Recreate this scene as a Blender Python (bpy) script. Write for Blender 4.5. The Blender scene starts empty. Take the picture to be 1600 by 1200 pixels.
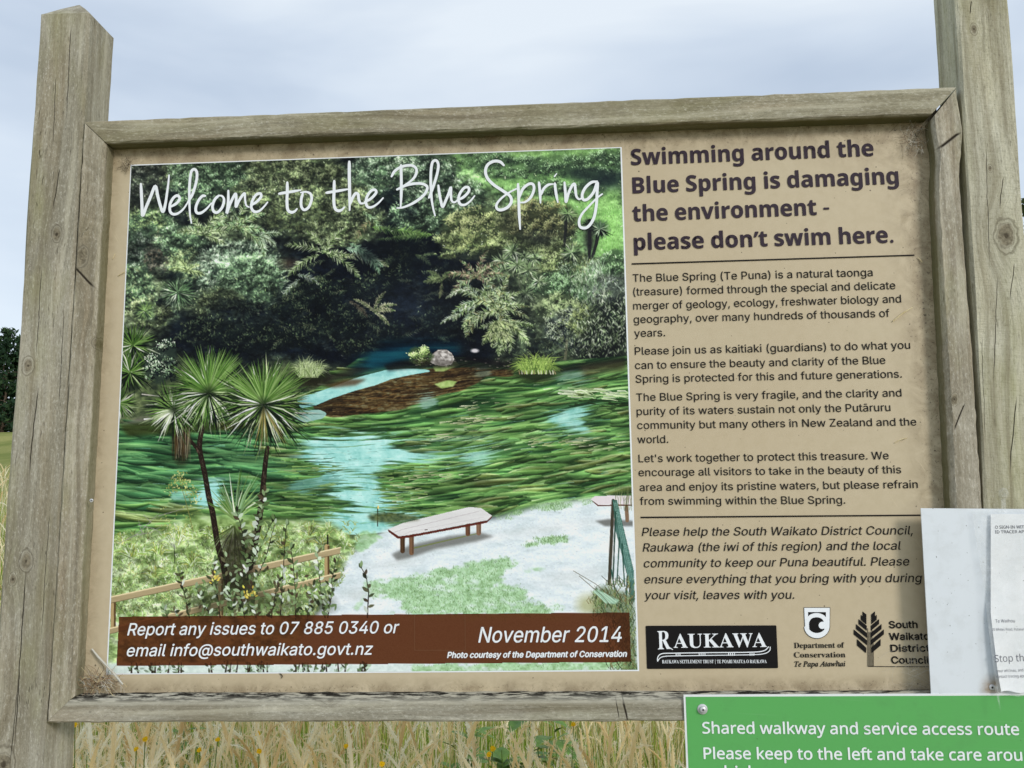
import bpy, bmesh, math, random, os
import numpy as np
from mathutils import Vector, Matrix, geometry

# ------------------------------------------------------------------ camera, sky, sun, exposure
scene = bpy.context.scene
Z0 = 2.25                                   # height of the picture's upper left corner above the ground
CAM_F = 1413.1 / 1600
CAM_R = ((0.99833542, 0.05572429, -0.01487284), (-0.02264258, 0.14151045, -0.98967778), (-0.05304443, 0.98836714, 0.14253664))
CAM_C = (0.842973, -1.676649, -0.698941 + Z0)
cam_d = bpy.data.cameras.new('camera'); cam = bpy.data.objects.new('camera', cam_d); scene.collection.objects.link(cam)
cam_d.sensor_fit = 'HORIZONTAL'; cam_d.sensor_width = 36; cam_d.lens = 36 * CAM_F
cam_d.clip_start = .05; cam_d.clip_end = 3000
r0, r1, r2 = (Vector(r) for r in CAM_R)
cam.matrix_world = Matrix(((r0.x, -r1.x, -r2.x, CAM_C[0]), (r0.y, -r1.y, -r2.y, CAM_C[1]), (r0.z, -r1.z, -r2.z, CAM_C[2]), (0, 0, 0, 1)))
scene.camera = cam

SUN = Vector((0.85, -1.0, 0.56)).normalized()
sun_d = bpy.data.lights.new('sun', 'SUN'); sun_d.energy = 1.5; sun_d.angle = math.radians(15); sun_d.color = (1, .96, .9)
sun = bpy.data.objects.new('sun', sun_d); scene.collection.objects.link(sun)
sun.rotation_euler = SUN.to_track_quat('Z', 'Y').to_euler(); sun.location = (0, 0, 20)

world = bpy.data.worlds.new('World'); scene.world = world; world.use_nodes = True
def sky():
    nt = world.node_tree; nt.nodes.clear(); N = nt.nodes.new; L = nt.links.new
    out = N('ShaderNodeOutputWorld'); mix = N('ShaderNodeMixShader'); b1 = N('ShaderNodeBackground'); b2 = N('ShaderNodeBackground')
    st = N('ShaderNodeTexSky'); st.sky_type = 'NISHITA'; st.sun_disc = False
    st.sun_elevation = math.asin(SUN.z); st.sun_rotation = math.atan2(SUN.x, SUN.y)
    L(st.outputs[0], b1.inputs[0]); b1.inputs[1].default_value = .1
    tc = N('ShaderNodeTexCoord'); mp = N('ShaderNodeMapping'); mp.inputs['Scale'].default_value = (1.0, 1.0, 3.4); mp.inputs['Rotation'].default_value = (0, .12, .4)
    L(tc.outputs['Generated'], mp.inputs[0])
    n1 = N('ShaderNodeTexNoise'); n1.inputs['Scale'].default_value = 1.7; n1.inputs['Detail'].default_value = 5; n1.inputs['Roughness'].default_value = .48; n1.inputs['Distortion'].default_value = .35
    L(mp.outputs[0], n1.inputs[0])
    cr = N('ShaderNodeValToRGB'); e = cr.color_ramp.elements
    e[0].position = .38; e[0].color = (.50, .59, .72, 1); e[1].position = .62; e[1].color = (.79, .86, .93, 1)
    m = e.new(.5); m.color = (.64, .725, .835, 1)
    L(n1.outputs[0], cr.inputs[0])
    # the cloud sheet brightens towards the horizon
    sx = N('ShaderNodeSeparateXYZ'); L(tc.outputs['Generated'], sx.inputs[0])
    mr = N('ShaderNodeMapRange'); mr.inputs[1].default_value = 0.0; mr.inputs[2].default_value = .42; mr.inputs[3].default_value = .75; mr.inputs[4].default_value = 0
    L(sx.outputs['Z'], mr.inputs[0])
    mc = N('ShaderNodeMix'); mc.data_type = 'RGBA'; mc.inputs['B'].default_value = (.78, .87, .95, 1)
    L(mr.outputs[0], mc.inputs['Factor']); L(cr.outputs[0], mc.inputs['A'])
    L(mc.outputs['Result'], b2.inputs[0]); b2.inputs[1].default_value = .9
    mix.inputs[0].default_value = .88; L(b1.outputs[0], mix.inputs[1]); L(b2.outputs[0], mix.inputs[2]); L(mix.outputs[0], out.inputs[0])
sky()
scene.view_settings.view_transform = 'Standard'; scene.view_settings.look = 'None'
scene.view_settings.exposure = 0.3; scene.view_settings.gamma = 1.0

# ------------------------------------------------------------------ helpers
rnd = random.Random(5)
COL = scene.collection
def at(px, py, Y):
    """photo pixel -> point on the vertical plane at depth Y (sign plane = 0, towards the viewer negative)"""
    q = ((px - 800) / 1413.1, (py - 600) / 1413.1, 1)
    d = r0 * q[0] + r1 * q[1] + r2 * q[2]
    s = (Y - CAM_C[1]) / d.y
    return Vector(CAM_C) + d * s
def srgb(*c): return tuple((v / 255 / 12.92 if v / 255 <= .04045 else ((v / 255 + .055) / 1.055) ** 2.4) for v in c)
def empty(name, loc=(0, 0, 0)):
    o = bpy.data.objects.new(name, None); COL.objects.link(o); o.location = loc; o.empty_display_size = .1; return o
def tag(o, label=None, cat=None, group=None, kind=None):
    for k, v in (('label', label), ('category', cat), ('group', group), ('kind', kind)):
        if v: o[k] = v
    return o
def link(name, verts, faces, mats, parent=None, fmat=None, smooth=False):
    me = bpy.data.meshes.new(name); me.from_pydata([tuple(v) for v in verts], [], faces)
    for m in (mats if isinstance(mats, (list, tuple)) else [mats]): me.materials.append(m)
    if fmat: me.polygons.foreach_set('material_index', fmat)
    if smooth: me.polygons.foreach_set('use_smooth', [True] * len(me.polygons))
    me.update(); o = bpy.data.objects.new(name, me); COL.objects.link(o)
    if parent is not None: o.parent = parent; o.matrix_parent_inverse = Matrix.Translation(-world_loc(parent))
    return o
def world_loc(o):
    v = Vector((0, 0, 0))
    while o is not None: v = v + o.location if o.type == 'EMPTY' else v; o = o.parent
    return v
class G:
    """collects faces for one mesh"""
    def __init__(s): s.v = []; s.f = []; s.m = []
    def add(s, vs, fs, mi=0):
        b = len(s.v); s.v += [Vector(v) for v in vs]; s.f += [tuple(b + i for i in f) for f in fs]; s.m += [mi] * len(fs); return s
    def box(s, a, b, mi=0):
        (x0, y0, z0), (x1, y1, z1) = a, b
        return s.add([(x0, y0, z0), (x1, y0, z0), (x1, y1, z0), (x0, y1, z0), (x0, y0, z1), (x1, y0, z1), (x1, y1, z1), (x0, y1, z1)],
                     [(0, 3, 2, 1), (4, 5, 6, 7), (0, 1, 5, 4), (1, 2, 6, 5), (2, 3, 7, 6), (3, 0, 4, 7)], mi)
    def tube(s, pts, rads, n=6, mi=0, cap=True):
        pts = [Vector(p) for p in pts]; b = len(s.v); k = len(pts)
        ref = Vector((0.31, .91, .27))
        for i, p in enumerate(pts):
            t = (pts[min(i + 1, k - 1)] - pts[max(i - 1, 0)]).normalized()
            u = t.cross(ref).normalized(); w = t.cross(u)
            for j in range(n):
                a = 2 * math.pi * j / n; s.v.append(p + (u * math.cos(a) + w * math.sin(a)) * rads[i])
        for i in range(k - 1):
            for j in range(n):
                s.f.append((b + i * n + j, b + i * n + (j + 1) % n, b + (i + 1) * n + (j + 1) % n, b + (i + 1) * n + j)); s.m.append(mi)
        if cap:
            s.f.append(tuple(b + j for j in range(n))[::-1]); s.m.append(mi)
            s.f.append(tuple(b + (k - 1) * n + j for j in range(n))); s.m.append(mi)
        return s
    def build(s, name, mats, parent=None, smooth=False): return link(name, s.v, s.f, mats, parent, s.m, smooth)

# ------------------------------------------------------------------ materials
class NT:
    def __init__(s, name):
        s.m = bpy.data.materials.new(name); s.m.use_nodes = True; s.t = s.m.node_tree; s.b = s.t.nodes['Principled BSDF']
    def n(s, ty, **k):
        o = s.t.nodes.new('ShaderNode' + ty)
        for a, v in k.items(): setattr(o, a, v)
        return o
    def set(s, sock, v):
        if hasattr(v, 'is_output'): s.t.links.new(v, sock)
        elif v is not None: sock.default_value = v
    def math(s, op, a, b=None, c=None, clamp=False):
        o = s.n('Math', operation=op, use_clamp=clamp); s.set(o.inputs[0], a); s.set(o.inputs[1], b); s.set(o.inputs[2], c); return o.outputs[0]
    def noise(s, vec, scale, detail=3, rough=.5, dist=0, dim='3D'):
        o = s.n('TexNoise', noise_dimensions=dim); s.set(o.inputs['Vector'], vec)
        o.inputs['Scale'].default_value = scale; o.inputs['Detail'].default_value = detail; o.inputs['Roughness'].default_value = rough; o.inputs['Distortion'].default_value = dist
        return o.outputs[0]
    def map(s, v, a, b, c=0., d=1., smooth=False):
        o = s.n('MapRange'); s.set(o.inputs[0], v)
        if smooth: o.interpolation_type = 'SMOOTHSTEP'
        for i, x in zip((1, 2, 3, 4), (a, b, c, d)): s.set(o.inputs[i], x)
        return o.outputs[0]
    def ramp(s, v, stops):
        o = s.n('ValToRGB'); e = o.color_ramp.elements
        while len(e) < len(stops): e.new(.5)
        for x, (p, c) in zip(e, stops): x.position = p; x.color = (*c, 1)
        s.set(o.inputs[0], v); return o.outputs[0]
    def mix(s, f, a, b, blend='MIX'):
        o = s.n('Mix', data_type='RGBA', blend_type=blend); s.set(o.inputs['Factor'], f)
        s.set(o.inputs['A'], (*a, 1) if isinstance(a, tuple) else a); s.set(o.inputs['B'], (*b, 1) if isinstance(b, tuple) else b); return o.outputs['Result']
    def xyz(s, v):
        o = s.n('SeparateXYZ'); s.set(o.inputs[0], v); return o.outputs
    def comb(s, x, y, z):
        o = s.n('CombineXYZ'); s.set(o.inputs[0], x); s.set(o.inputs[1], y); s.set(o.inputs[2], z); return o.outputs[0]
    def obj(s): return s.n('TexCoord').outputs['Object']
    def bump(s, h, strength=.3, dist=.002):
        o = s.n('Bump'); s.set(o.inputs['Height'], h); o.inputs['Strength'].default_value = strength; o.inputs['Distance'].default_value = dist
        s.t.links.new(o.outputs[0], s.b.inputs['Normal'])
    def out(s, col=None, rough=None, spec=None, metal=None):
        if col is not None: s.set(s.b.inputs['Base Color'], (*col, 1) if isinstance(col, tuple) else col)
        if rough is not None: s.set(s.b.inputs['Roughness'], rough)
        if spec is not None: s.set(s.b.inputs['Specular IOR Level'], spec)
        if metal is not None: s.set(s.b.inputs['Metallic'], metal)
        return s.m
def flat(name, col, rough=.6, spec=.3, metal=0): return NT(name).out(col, rough, spec, metal)

def wood(name, seed, pale=(196, 190, 172), dark=(146, 138, 120), warm=(178, 160, 132), algae=.5, knots=(), cracks=(), line=130, pits=.5, ring=.3, saw=0., under=0., black_top=None):
    """weathered pine, grain along local Z; knots = (x, z, r), cracks = (x0, z0, x1, z1, width) in local metres on the front face"""
    t = NT(name); o = t.obj(); X, Y, Z = t.xyz(o)
    slow = t.noise(t.comb(t.math('ADD', X, seed * 1.7), Y, t.math('MULTIPLY', Z, .6)), 3.0, 2)
    g = t.math('MULTIPLY_ADD', t.math('SUBTRACT', slow, .5), .055, X)
    kn_d = None
    for kx, kz, kr in knots:
        dx = t.math('SUBTRACT', X, kx); dz = t.math('MULTIPLY', t.math('SUBTRACT', Z, kz), .62)
        wob = t.math('MULTIPLY', t.math('SUBTRACT', t.noise(o, 60, 3), .5), kr * .9)
        d = t.math('ADD', t.math('SQRT', t.math('ADD', t.math('MULTIPLY', dx, dx), t.math('MULTIPLY', dz, dz))), wob)
        w = t.math('POWER', 2.718, t.math('MULTIPLY', t.math('MULTIPLY', d, d), -1 / (2.2 * kr) ** 2))
        # the grain flows round a knot: near it the rings follow the distance
        g = t.math('ADD', t.math('MULTIPLY', g, t.math('SUBTRACT', 1, w)), t.math('MULTIPLY', t.math('ADD', d, kx), w))
        kd = t.math('DIVIDE', d, kr)
        kn_d = kd if kn_d is None else t.math('MINIMUM', kn_d, kd)
    v = t.comb(t.math('ADD', g, seed * 3.1), t.math('ADD', Y, seed), t.math('MULTIPLY', Z, .022))
    rings = t.noise(v, line, 2, .5)
    fine = t.noise(t.comb(t.math('ADD', g, seed), Y, t.math('MULTIPLY', Z, .06)), 420, 4, .65)
    mott = t.noise(t.comb(X, t.math('ADD', Y, seed * 2.3), t.math('MULTIPLY', Z, .5)), 9, 4, .6)
    spk = t.noise(t.comb(X, t.math('ADD', Y, seed), t.math('MULTIPLY', Z, .42)), 300, 4, .75)
    grit = t.noise(t.comb(X, t.math('ADD', Y, seed), t.math('MULTIPLY', Z, .7)), 900, 2, .7)
    col = t.mix(t.map(mott, .36, .66), srgb(*dark), srgb(*pale))
    wm = t.noise(t.comb(t.math('ADD', g, seed * 9), Y, t.math('MULTIPLY', Z, .12)), 26, 3)
    col = t.mix(t.map(wm, .52, .75, 0, .6), col, srgb(*warm))
    col = t.mix(t.map(rings, .56, .66, 0, ring, True), col, srgb(108, 100, 84))
    col = t.mix(t.map(fine, .3, .7, .38, 0), col, srgb(100, 96, 84))
    col = t.mix(t.map(spk, .54, .70, 0, .55), col, srgb(92, 88, 76))
    col = t.mix(t.map(spk, .46, .32, 0, .5), col, srgb(222, 218, 204))
    col = t.mix(t.map(grit, .55, .75, 0, .35), col, srgb(96, 92, 80))
    al = t.noise(t.comb(X, t.math('ADD', Y, seed * 5.7), t.math('MULTIPLY', Z, .3)), 11, 4, .6)
    col = t.mix(t.map(al, .5, .72, 0, algae), col, srgb(150, 148, 96))
    st = t.noise(t.comb(t.math('MULTIPLY', X, 2.2), t.math('ADD', Y, seed * 3.3), t.math('MULTIPLY', Z, .28)), 7, 4, .62)
    col = t.mix(t.map(st, .50, .70, 0, .5), col, srgb(118, 108, 82))
    sk = t.noise(t.comb(t.math('ADD', g, seed * 2), Y, t.math('MULTIPLY', Z, .03)), 62, 3, .55)
    col = t.mix(t.map(sk, .50, .64, 0, .38), col, srgb(112, 102, 80)); col = t.mix(t.map(sk, .44, .34, 0, .3), col, srgb(214, 208, 186))
    # short drying checks and pits
    pv = t.comb(t.math('ADD', g, seed * 7), Y, t.math('MULTIPLY', Z, .14))
    pit = t.map(t.noise(pv, 260, 2, .6), .655, .72, 0, 1)
    pm = t.map(t.noise(t.comb(X, t.math('ADD', Y, seed * 4), Z), 5, 2), .40, .60)
    pit = t.math('MULTIPLY', t.math('MULTIPLY', pit, pm), pits)
    col = t.mix(pit, col, srgb(66, 60, 48))
    h = t.math('SUBTRACT', t.math('MULTIPLY_ADD', fine, .5, t.math('MULTIPLY', rings, -.35)), pit)
    h = t.math('MULTIPLY_ADD', spk, -.5, h)
    if saw:                               # rough sawn face: fine marks across the grain
        sm = t.noise(t.comb(t.math('MULTIPLY', X, .12), Y, t.math('MULTIPLY_ADD', X, .08, Z)), 480, 3, .6)
        col = t.mix(t.map(sm, .52, .70, 0, saw), col, srgb(120, 116, 94)); h = t.math('MULTIPLY_ADD', sm, -.5, h)
    if kn_d is not None:
        col = t.mix(t.map(kn_d, .95, 1.25, .4, 0, True), col, srgb(176, 170, 152))
        core = t.mix(t.map(t.noise(o, 160, 3), .35, .65), srgb(92, 84, 68), srgb(140, 130, 108))
        col = t.mix(t.map(kn_d, .70, 1.0, .8, 0, True), col, core)
        rg = t.noise(t.comb(t.math('MULTIPLY', kn_d, .02), 0, seed), 170, 1); col = t.mix(t.math('MULTIPLY', t.map(kn_d, 1.3, 1.7, 1, 0), t.map(rg, .5, .62, 0, .5)), col, srgb(84, 76, 60))
        col = t.mix(t.map(kn_d, .12, .34, .8, 0), col, srgb(56, 48, 38))
    for x0, z0, x1, z1, w in cracks:
        k = (x1 - x0) / (z1 - z0); wob = t.math('MULTIPLY', t.math('SUBTRACT', t.noise(t.comb(0, seed, Z), 22, 3), .5), .006)
        d = t.math('ABSOLUTE', t.math('SUBTRACT', t.math('SUBTRACT', X, wob), t.math('MULTIPLY_ADD', t.math('SUBTRACT', Z, z0), k, x0)))
        zm = t.math('DIVIDE', t.math('SUBTRACT', Z, z0), z1 - z0)
        fade = t.math('MULTIPLY', t.map(zm, 0, .12, 0, 1), t.map(zm, .8, 1, 1, 0))
        c = t.math('MULTIPLY', t.map(d, w * .35, w, 1, 0), fade)
        col = t.mix(c, col, srgb(50, 44, 36)); h = t.math('SUBTRACT', h, c)
    if under:                             # darker olive on the faces set back behind the front
        u = t.math('MULTIPLY', t.map(Y, -.0315, -.022, 0, under, True), t.map(mott, .25, .6, .55, 1)); col = t.mix(u, col, srgb(92, 90, 50))
    if black_top:                         # grime lying on the upper face of a rail
        a, b = black_top
        gm = t.noise(t.comb(t.math('MULTIPLY', X, 2.2), Y, t.math('MULTIPLY', Z, .25)), 110, 4, .7)
        col = t.mix(t.map(X, a - .004, a + .002, 0, .55), col, srgb(206, 202, 186))
        gr = t.math('MULTIPLY', t.map(X, a, b, 0, 1), t.map(gm, .42, .54)); col = t.mix(gr, col, srgb(40, 38, 34))
    t.bump(h, .6, .0024)
    return t.out(col, .9, .12)
# ---------------------------------------------------------------- the printed picture
# A small numpy painter.  It draws the landscape of the print stroke by stroke (leaves, fronds,
# water weed, grass); the result becomes the ink colours of the printed sheet.
PX0, PY0, PS = 160.0, 224.0, 1.5
PW, PH = int(846 * PS), int(836 * PS)
prng = np.random.default_rng(11)
CV = np.zeros((PH, PW, 3), np.float32)
GX, GY = np.meshgrid(np.arange(PW) / PS + PX0, np.arange(PH) / PS + PY0)
GX = GX.astype(np.float32); GY = GY.astype(np.float32)

def upsample(g, h, w):
    def axis(a, n):
        m = a.shape[0]
        t = np.linspace(0, m - 1.001, n)
        i = t.astype(int); f = (t - i).astype(np.float32); f = f * f * (3 - 2 * f)
        f = f.reshape(-1, *([1] * (a.ndim - 1)))
        return a[i] * (1 - f) + a[np.minimum(i + 1, m - 1)] * f
    return axis(axis(g, h).swapaxes(0, 1), w).swapaxes(0, 1)

def noise(cx, cy, oct=3, gain=.55, rng=prng):
    out = np.zeros((PH, PW), np.float32); amp = 1; tot = 0
    for k in range(oct):
        gh = max(2, int(PH / PS / cy) + 2); gw = max(2, int(PW / PS / cx) + 2)
        out += amp * upsample(rng.random((gh, gw)).astype(np.float32), PH, PW)
        tot += amp; amp *= gain; cx /= 2; cy /= 2
    return out / tot

def warp_sample(a, x, y):
    xi = np.clip((x - PX0) * PS, 0, PW - 1.01); yi = np.clip((y - PY0) * PS, 0, PH - 1.01)
    x0 = xi.astype(int); y0 = yi.astype(int); fx = xi - x0; fy = yi - y0
    if a.ndim == 3: fx = fx[..., None]; fy = fy[..., None]
    return (a[y0, x0] * (1 - fx) + a[y0, x0 + 1] * fx) * (1 - fy) + (a[y0 + 1, x0] * (1 - fx) + a[y0 + 1, x0 + 1] * fx) * fy

def blur(m, r):
    r = int(r * PS)
    if r < 1: return m
    for _ in range(2):
        for ax in (0, 1):
            p = [(0, 0), (0, 0)]; p[ax] = (r + 1, r)
            c = np.cumsum(np.pad(m, p, mode='edge'), axis=ax, dtype=np.float64)
            n = m.shape[ax]
            if ax == 0: m = (c[2 * r + 1:2 * r + 1 + n] - c[:n]) / (2 * r + 1)
            else: m = (c[:, 2 * r + 1:2 * r + 1 + n] - c[:, :n]) / (2 * r + 1)
    return m.astype(np.float32)

def poly(pts, soft=0):
    m = np.zeros((PH, PW), bool)
    n = len(pts)
    for i in range(n):
        x0, y0 = pts[i]; x1, y1 = pts[(i + 1) % n]
        if y0 == y1: continue
        c = ((GY[:, :1] > y0) != (GY[:, :1] > y1))[:, 0]
        xs = x0 + (GY[:, 0] - y0) * (x1 - x0) / (y1 - y0)
        rows = np.nonzero(c)[0]
        for rr in rows: m[rr] ^= GX[rr] < xs[rr]
    m = m.astype(np.float32)
    return blur(m, soft) if soft else m

def ellipse(cx, cy, rx, ry, soft=.3, ang=0):
    ca, sa = math.cos(ang), math.sin(ang)
    dx, dy = GX - cx, GY - cy
    d = np.sqrt(((dx * ca + dy * sa) / rx) ** 2 + ((-dx * sa + dy * ca) / ry) ** 2)
    return np.clip((1 + soft - d) / (2 * soft), 0, 1)

def C(*a): return np.array(a, np.float32) / 255.

def lay(mask, col):
    global CV
    if not isinstance(col, np.ndarray): col = C(*col)
    CV = CV * (1 - mask[..., None]) + col * mask[..., None]

def ramp(v, stops):
    xs = [s[0] for s in stops]
    return np.stack([np.interp(v, xs, [s[1][k] / 255. for s in stops]) for k in range(3)], -1).astype(np.float32)

def contrast(n, k=2.2): return np.clip((n - .5) * k + .5, 0, 1)

AX = np.arange(PW, dtype=np.float32)[None, :]; AY = np.arange(PH, dtype=np.float32)[:, None]
def seg(x0, y0, x1, y1, w0, w1, col, a=1.0):
    """one tapered stroke in photo pixels"""
    x0 = (x0 - PX0) * PS; x1 = (x1 - PX0) * PS; y0 = (y0 - PY0) * PS; y1 = (y1 - PY0) * PS
    w0 *= PS * .5; w1 *= PS * .5
    m = max(w0, w1) + 1.0
    ax = int(min(x0, x1) - m); bx = int(max(x0, x1) + m) + 2
    ay = int(min(y0, y1) - m); by = int(max(y0, y1) + m) + 2
    if ax < 0: ax = 0
    if ay < 0: ay = 0
    if bx > PW: bx = PW
    if by > PH: by = PH
    if ax >= bx or ay >= by: return
    X = AX[:, ax:bx] - x0; Y = AY[ay:by] - y0
    dx, dy = x1 - x0, y1 - y0; L = dx * dx + dy * dy + 1e-6
    t = (X * dx + Y * dy) / L
    t = np.minimum(np.maximum(t, 0), 1)
    d = np.sqrt((X - t * dx) ** 2 + (Y - t * dy) ** 2)
    w = w0 + (w1 - w0) * t
    al = np.minimum(np.maximum(w - d + .5, 0), 1)
    al *= np.minimum(1, (2 * w + .15)) * a
    al = al[..., None]
    s = CV[ay:by, ax:bx]
    s += (col - s) * al

def leaf(x, y, ang, L, w, col, a=1.0):
    """lens shaped leaf, thickest in its middle"""
    x0 = (x - PX0) * PS; y0 = (y - PY0) * PS; dx = math.cos(ang) * L * PS; dy = math.sin(ang) * L * PS; w *= PS * .5
    m = w + 1.0
    ax = max(0, int(min(x0, x0 + dx) - m)); bx = min(PW, int(max(x0, x0 + dx) + m) + 2)
    ay = max(0, int(min(y0, y0 + dy) - m)); by = min(PH, int(max(y0, y0 + dy) + m) + 2)
    if ax >= bx or ay >= by: return
    X = AX[:, ax:bx] - x0; Y = AY[ay:by] - y0; LL = dx * dx + dy * dy + 1e-6
    t = np.minimum(np.maximum((X * dx + Y * dy) / LL, 0), 1)
    al = w * (.15 + 3.4 * t * (1 - t)) + .5 - np.hypot(X - t * dx, Y - t * dy)
    al = (np.minimum(np.maximum(al, 0), 1) * a)[..., None]
    s = CV[ay:by, ax:bx]
    s += (col - s) * al

def curve(pts, w0, w1, col, a=1.0):
    n = len(pts) - 1
    for i in range(n):
        seg(*pts[i], *pts[i + 1], w0 + (w1 - w0) * i / n, w0 + (w1 - w0) * (i + 1) / n, col, a)

U = prng.uniform
def pick(cols):
    c = cols[prng.integers(len(cols))]
    return np.clip(C(*c) * U(.82, 1.16), 0, 1)

def scatter(mask, n, fn):
    """call fn(x, y) at n random points weighted by the mask"""
    p = mask.ravel().astype(np.float64); s = p.sum()
    if s <= 0: return
    idx = prng.choice(p.size, n, p=p / s)
    for i in idx: fn(GX.flat[i] + U(-.3, .3), GY.flat[i] + U(-.3, .3))

def bush(cx, cy, rx, ry, n, lights, mids, darks, L=5, w=1.4, up=-1.57, spread=1.3, top=.75, base_a=.85, ang=0):
    """shrub built of leaf clumps, each lit from the upper left where the sun of the picture stands"""
    nn = noise(9, 7, 3)
    m = np.clip(ellipse(cx, cy, rx, ry, .35, ang) * 1.5 - contrast(nn, 1.6) * .75, 0, 1)
    lay(np.clip(m * 1.5, 0, 1) * base_a, (C(*darks[0]) * .55 + C(*mids[0]) * .45) * U(.85, 1.1))
    k = max(6, int(rx * ry / 30)); L = L * .72; w = w * .85; ca, sa = math.cos(ang), math.sin(ang); cl = []
    for _ in range(k):
        r = math.sqrt(U(0, 1)) * 1.0; a = U(0, 6.283); ex, ey = math.cos(a) * r * rx, math.sin(a) * r * ry
        cl.append((cx + ex * ca - ey * sa, cy + ex * sa + ey * ca, U(.6, 1.3) * (3.4 + .06 * min(rx, ry)), U(-.25, .25)))
    cl.sort(key=lambda c: c[1])
    per = max(9, int(n * 1.75 / k))
    for x, y, s, tone in cl:
        lit = (-(y - cy) / ry * .38 - (x - cx) / rx * .16) + tone + (top - .72)
        lay_blob(x + .8, y + s * .5, s * 1.25, s * .8, C(*darks[prng.integers(len(darks))]) * U(.8, 1.2), .38)
        for _ in range(per):
            ox, oy = prng.normal() * s * .8, prng.normal() * s * .6
            v = (-oy * .75 - ox * .4) / s + lit + U(-.28, .28)
            c = lights if v > .26 else mids if v > -.34 else darks
            col = np.clip(C(*c[prng.integers(len(c))]) * (1 + .22 * min(1, max(-1, v)) + U(-.1, .1)), 0, 1)
            a = up + U(-spread, spread) * .8 if U(0, 1) < .55 else math.atan2(oy, ox) + U(-.5, .5)
            leaf(x + ox, y + oy, a, L * U(.5, 1.2), w * U(.7, 1.35), col, U(.6, 1))

def lay_blob(cx, cy, rx, ry, col, a):
    x0 = max(0, int((cx - rx * 1.5 - PX0) * PS)); x1 = min(PW, int((cx + rx * 1.5 - PX0) * PS)); y0 = max(0, int((cy - ry * 1.5 - PY0) * PS)); y1 = min(PH, int((cy + ry * 1.5 - PY0) * PS))
    if x0 >= x1 or y0 >= y1: return
    d = np.sqrt(((GX[y0:y1, x0:x1] - cx) / rx) ** 2 + ((GY[y0:y1, x0:x1] - cy) / ry) ** 2)
    al = (np.clip((1.45 - d) / .9, 0, 1) * a)[..., None]; s = CV[y0:y1, x0:x1]; s += (col - s) * al

def spikes(cx, cy, R, n, lights, mids, darks, w=2.2, a0=0, a1=6.283, droop=.25, core=True, squash=.9, zfac=.55):
    """head of a cabbage tree: narrow leaves bursting from one point"""
    if core: lay(ellipse(cx, cy, R * .5, R * .45, .7) * .8, C(*darks[0]))
    order = sorted((U(0, 1), U(a0, a1)) for i in range(n))
    for z, a in order:
        l = R * U(.62, 1.1) * (1 - zfac * z * U(.1, 1))
        ca, sa = math.cos(a), math.sin(a) * squash
        o = R * U(.02, .12); x0, y0 = cx + ca * o, cy + sa * o
        bw = U(-.09, .09) * l
        mx, my = cx + ca * l * .55 - sa * bw, cy + sa * l * .55 + ca * bw + droop * l * .05
        ex, ey = cx + ca * l, cy + sa * l + droop * l * (.3 if sa > -.4 else .08)
        up = -math.sin(a); k = U(0, 1)
        if up > .25: c = pick(mids if k < .7 else lights if k < .8 else darks)
        elif up > -.3: c = pick(mids if k < .48 else lights if k < .68 else darks)
        else: c = pick(lights if k < .27 else mids if k < .56 else darks)
        c = c * (1 - .25 * (1 - z))
        ww = w * U(.55, 1.1)
        seg(x0, y0, mx, my, ww * .7, ww, c, .95); seg(mx, my, ex, ey, ww, ww * .1, c, .95)

def frond(x, y, ang, L, bend, lights, darks, w=1.6, leaf_l=.24, n=16, sag=0.0):
    """one fern frond: a bent midrib with leaflets on both sides"""
    px, py, a = x, y, ang
    n = int(n * 1.5); w = w * 1.1; bend = bend * U(.85, 1.15)
    st = L / n
    for i in range(n):
        a += bend / n
        nx, ny = px + math.cos(a) * st, py + math.sin(a) * st + sag
        t = (i + 1) / n
        ll = L * leaf_l * math.sin(math.pi * min(1, t * .85 + .12)) * U(.6, 1.2)
        for s in (-1, 1):
            c = pick(lights) if (s * math.cos(a) < 0) == (U(0, 1) < .8) else pick(darks if U(0, 1) < .45 else lights)
            la = a + s * U(.6, 1.15)
            seg(nx, ny, nx + math.cos(la) * ll, ny + math.sin(la) * ll + ll * .12, w, w * .25, c, .9)
        seg(px, py, nx, ny, w * .7, w * .5, pick(darks), .8)
        px, py = nx, ny

def fern(cx, cy, R, nf, lights, darks, a0=-3.4, a1=.3, **k):
    for i in range(nf):
        a = a0 + (a1 - a0) * (i + .5) / nf + U(-.15, .15)
        b = (1 if math.cos(a) > 0 else -1) * U(.5, 1.1)
        frond(cx, cy, a, R * U(.75, 1.1), b, lights, darks, **k)

# palettes (ink colours)
OL_L = [(158, 166, 116), (144, 154, 102), (172, 178, 132), (132, 146, 94)]
OL_M = [(108, 118, 72), (94, 106, 64), (118, 126, 80), (80, 94, 58)]
OL_D = [(40, 48, 38), (50, 56, 44), (32, 38, 36), (58, 60, 46)]
GR_L = [(160, 192, 146), (146, 180, 130), (178, 204, 164), (134, 168, 116)]
GR_M = [(98, 126, 86), (84, 114, 74), (110, 136, 96), (74, 102, 68)]
GR_D = [(38, 52, 42), (46, 60, 46), (30, 40, 38), (52, 64, 48)]
SG_L = [(170, 192, 160), (188, 202, 174), (150, 176, 144), (200, 208, 186)]
SG_M = [(104, 128, 98), (92, 116, 88), (116, 134, 104)]
GY_L = [(172, 178, 170), (154, 162, 152), (186, 188, 176), (140, 150, 140)]
GY_M = [(108, 116, 106), (94, 102, 94), (120, 122, 112)]
BK = [(9, 14, 24), (12, 18, 26), (8, 11, 20), (16, 22, 28)]
BR_L = [(140, 112, 88), (152, 126, 100), (120, 92, 72)]
FE_L = [(176, 192, 138), (192, 204, 158), (150, 172, 112), (206, 212, 176)]
FE_D = [(84, 98, 60), (66, 82, 50), (48, 60, 40)]

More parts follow.
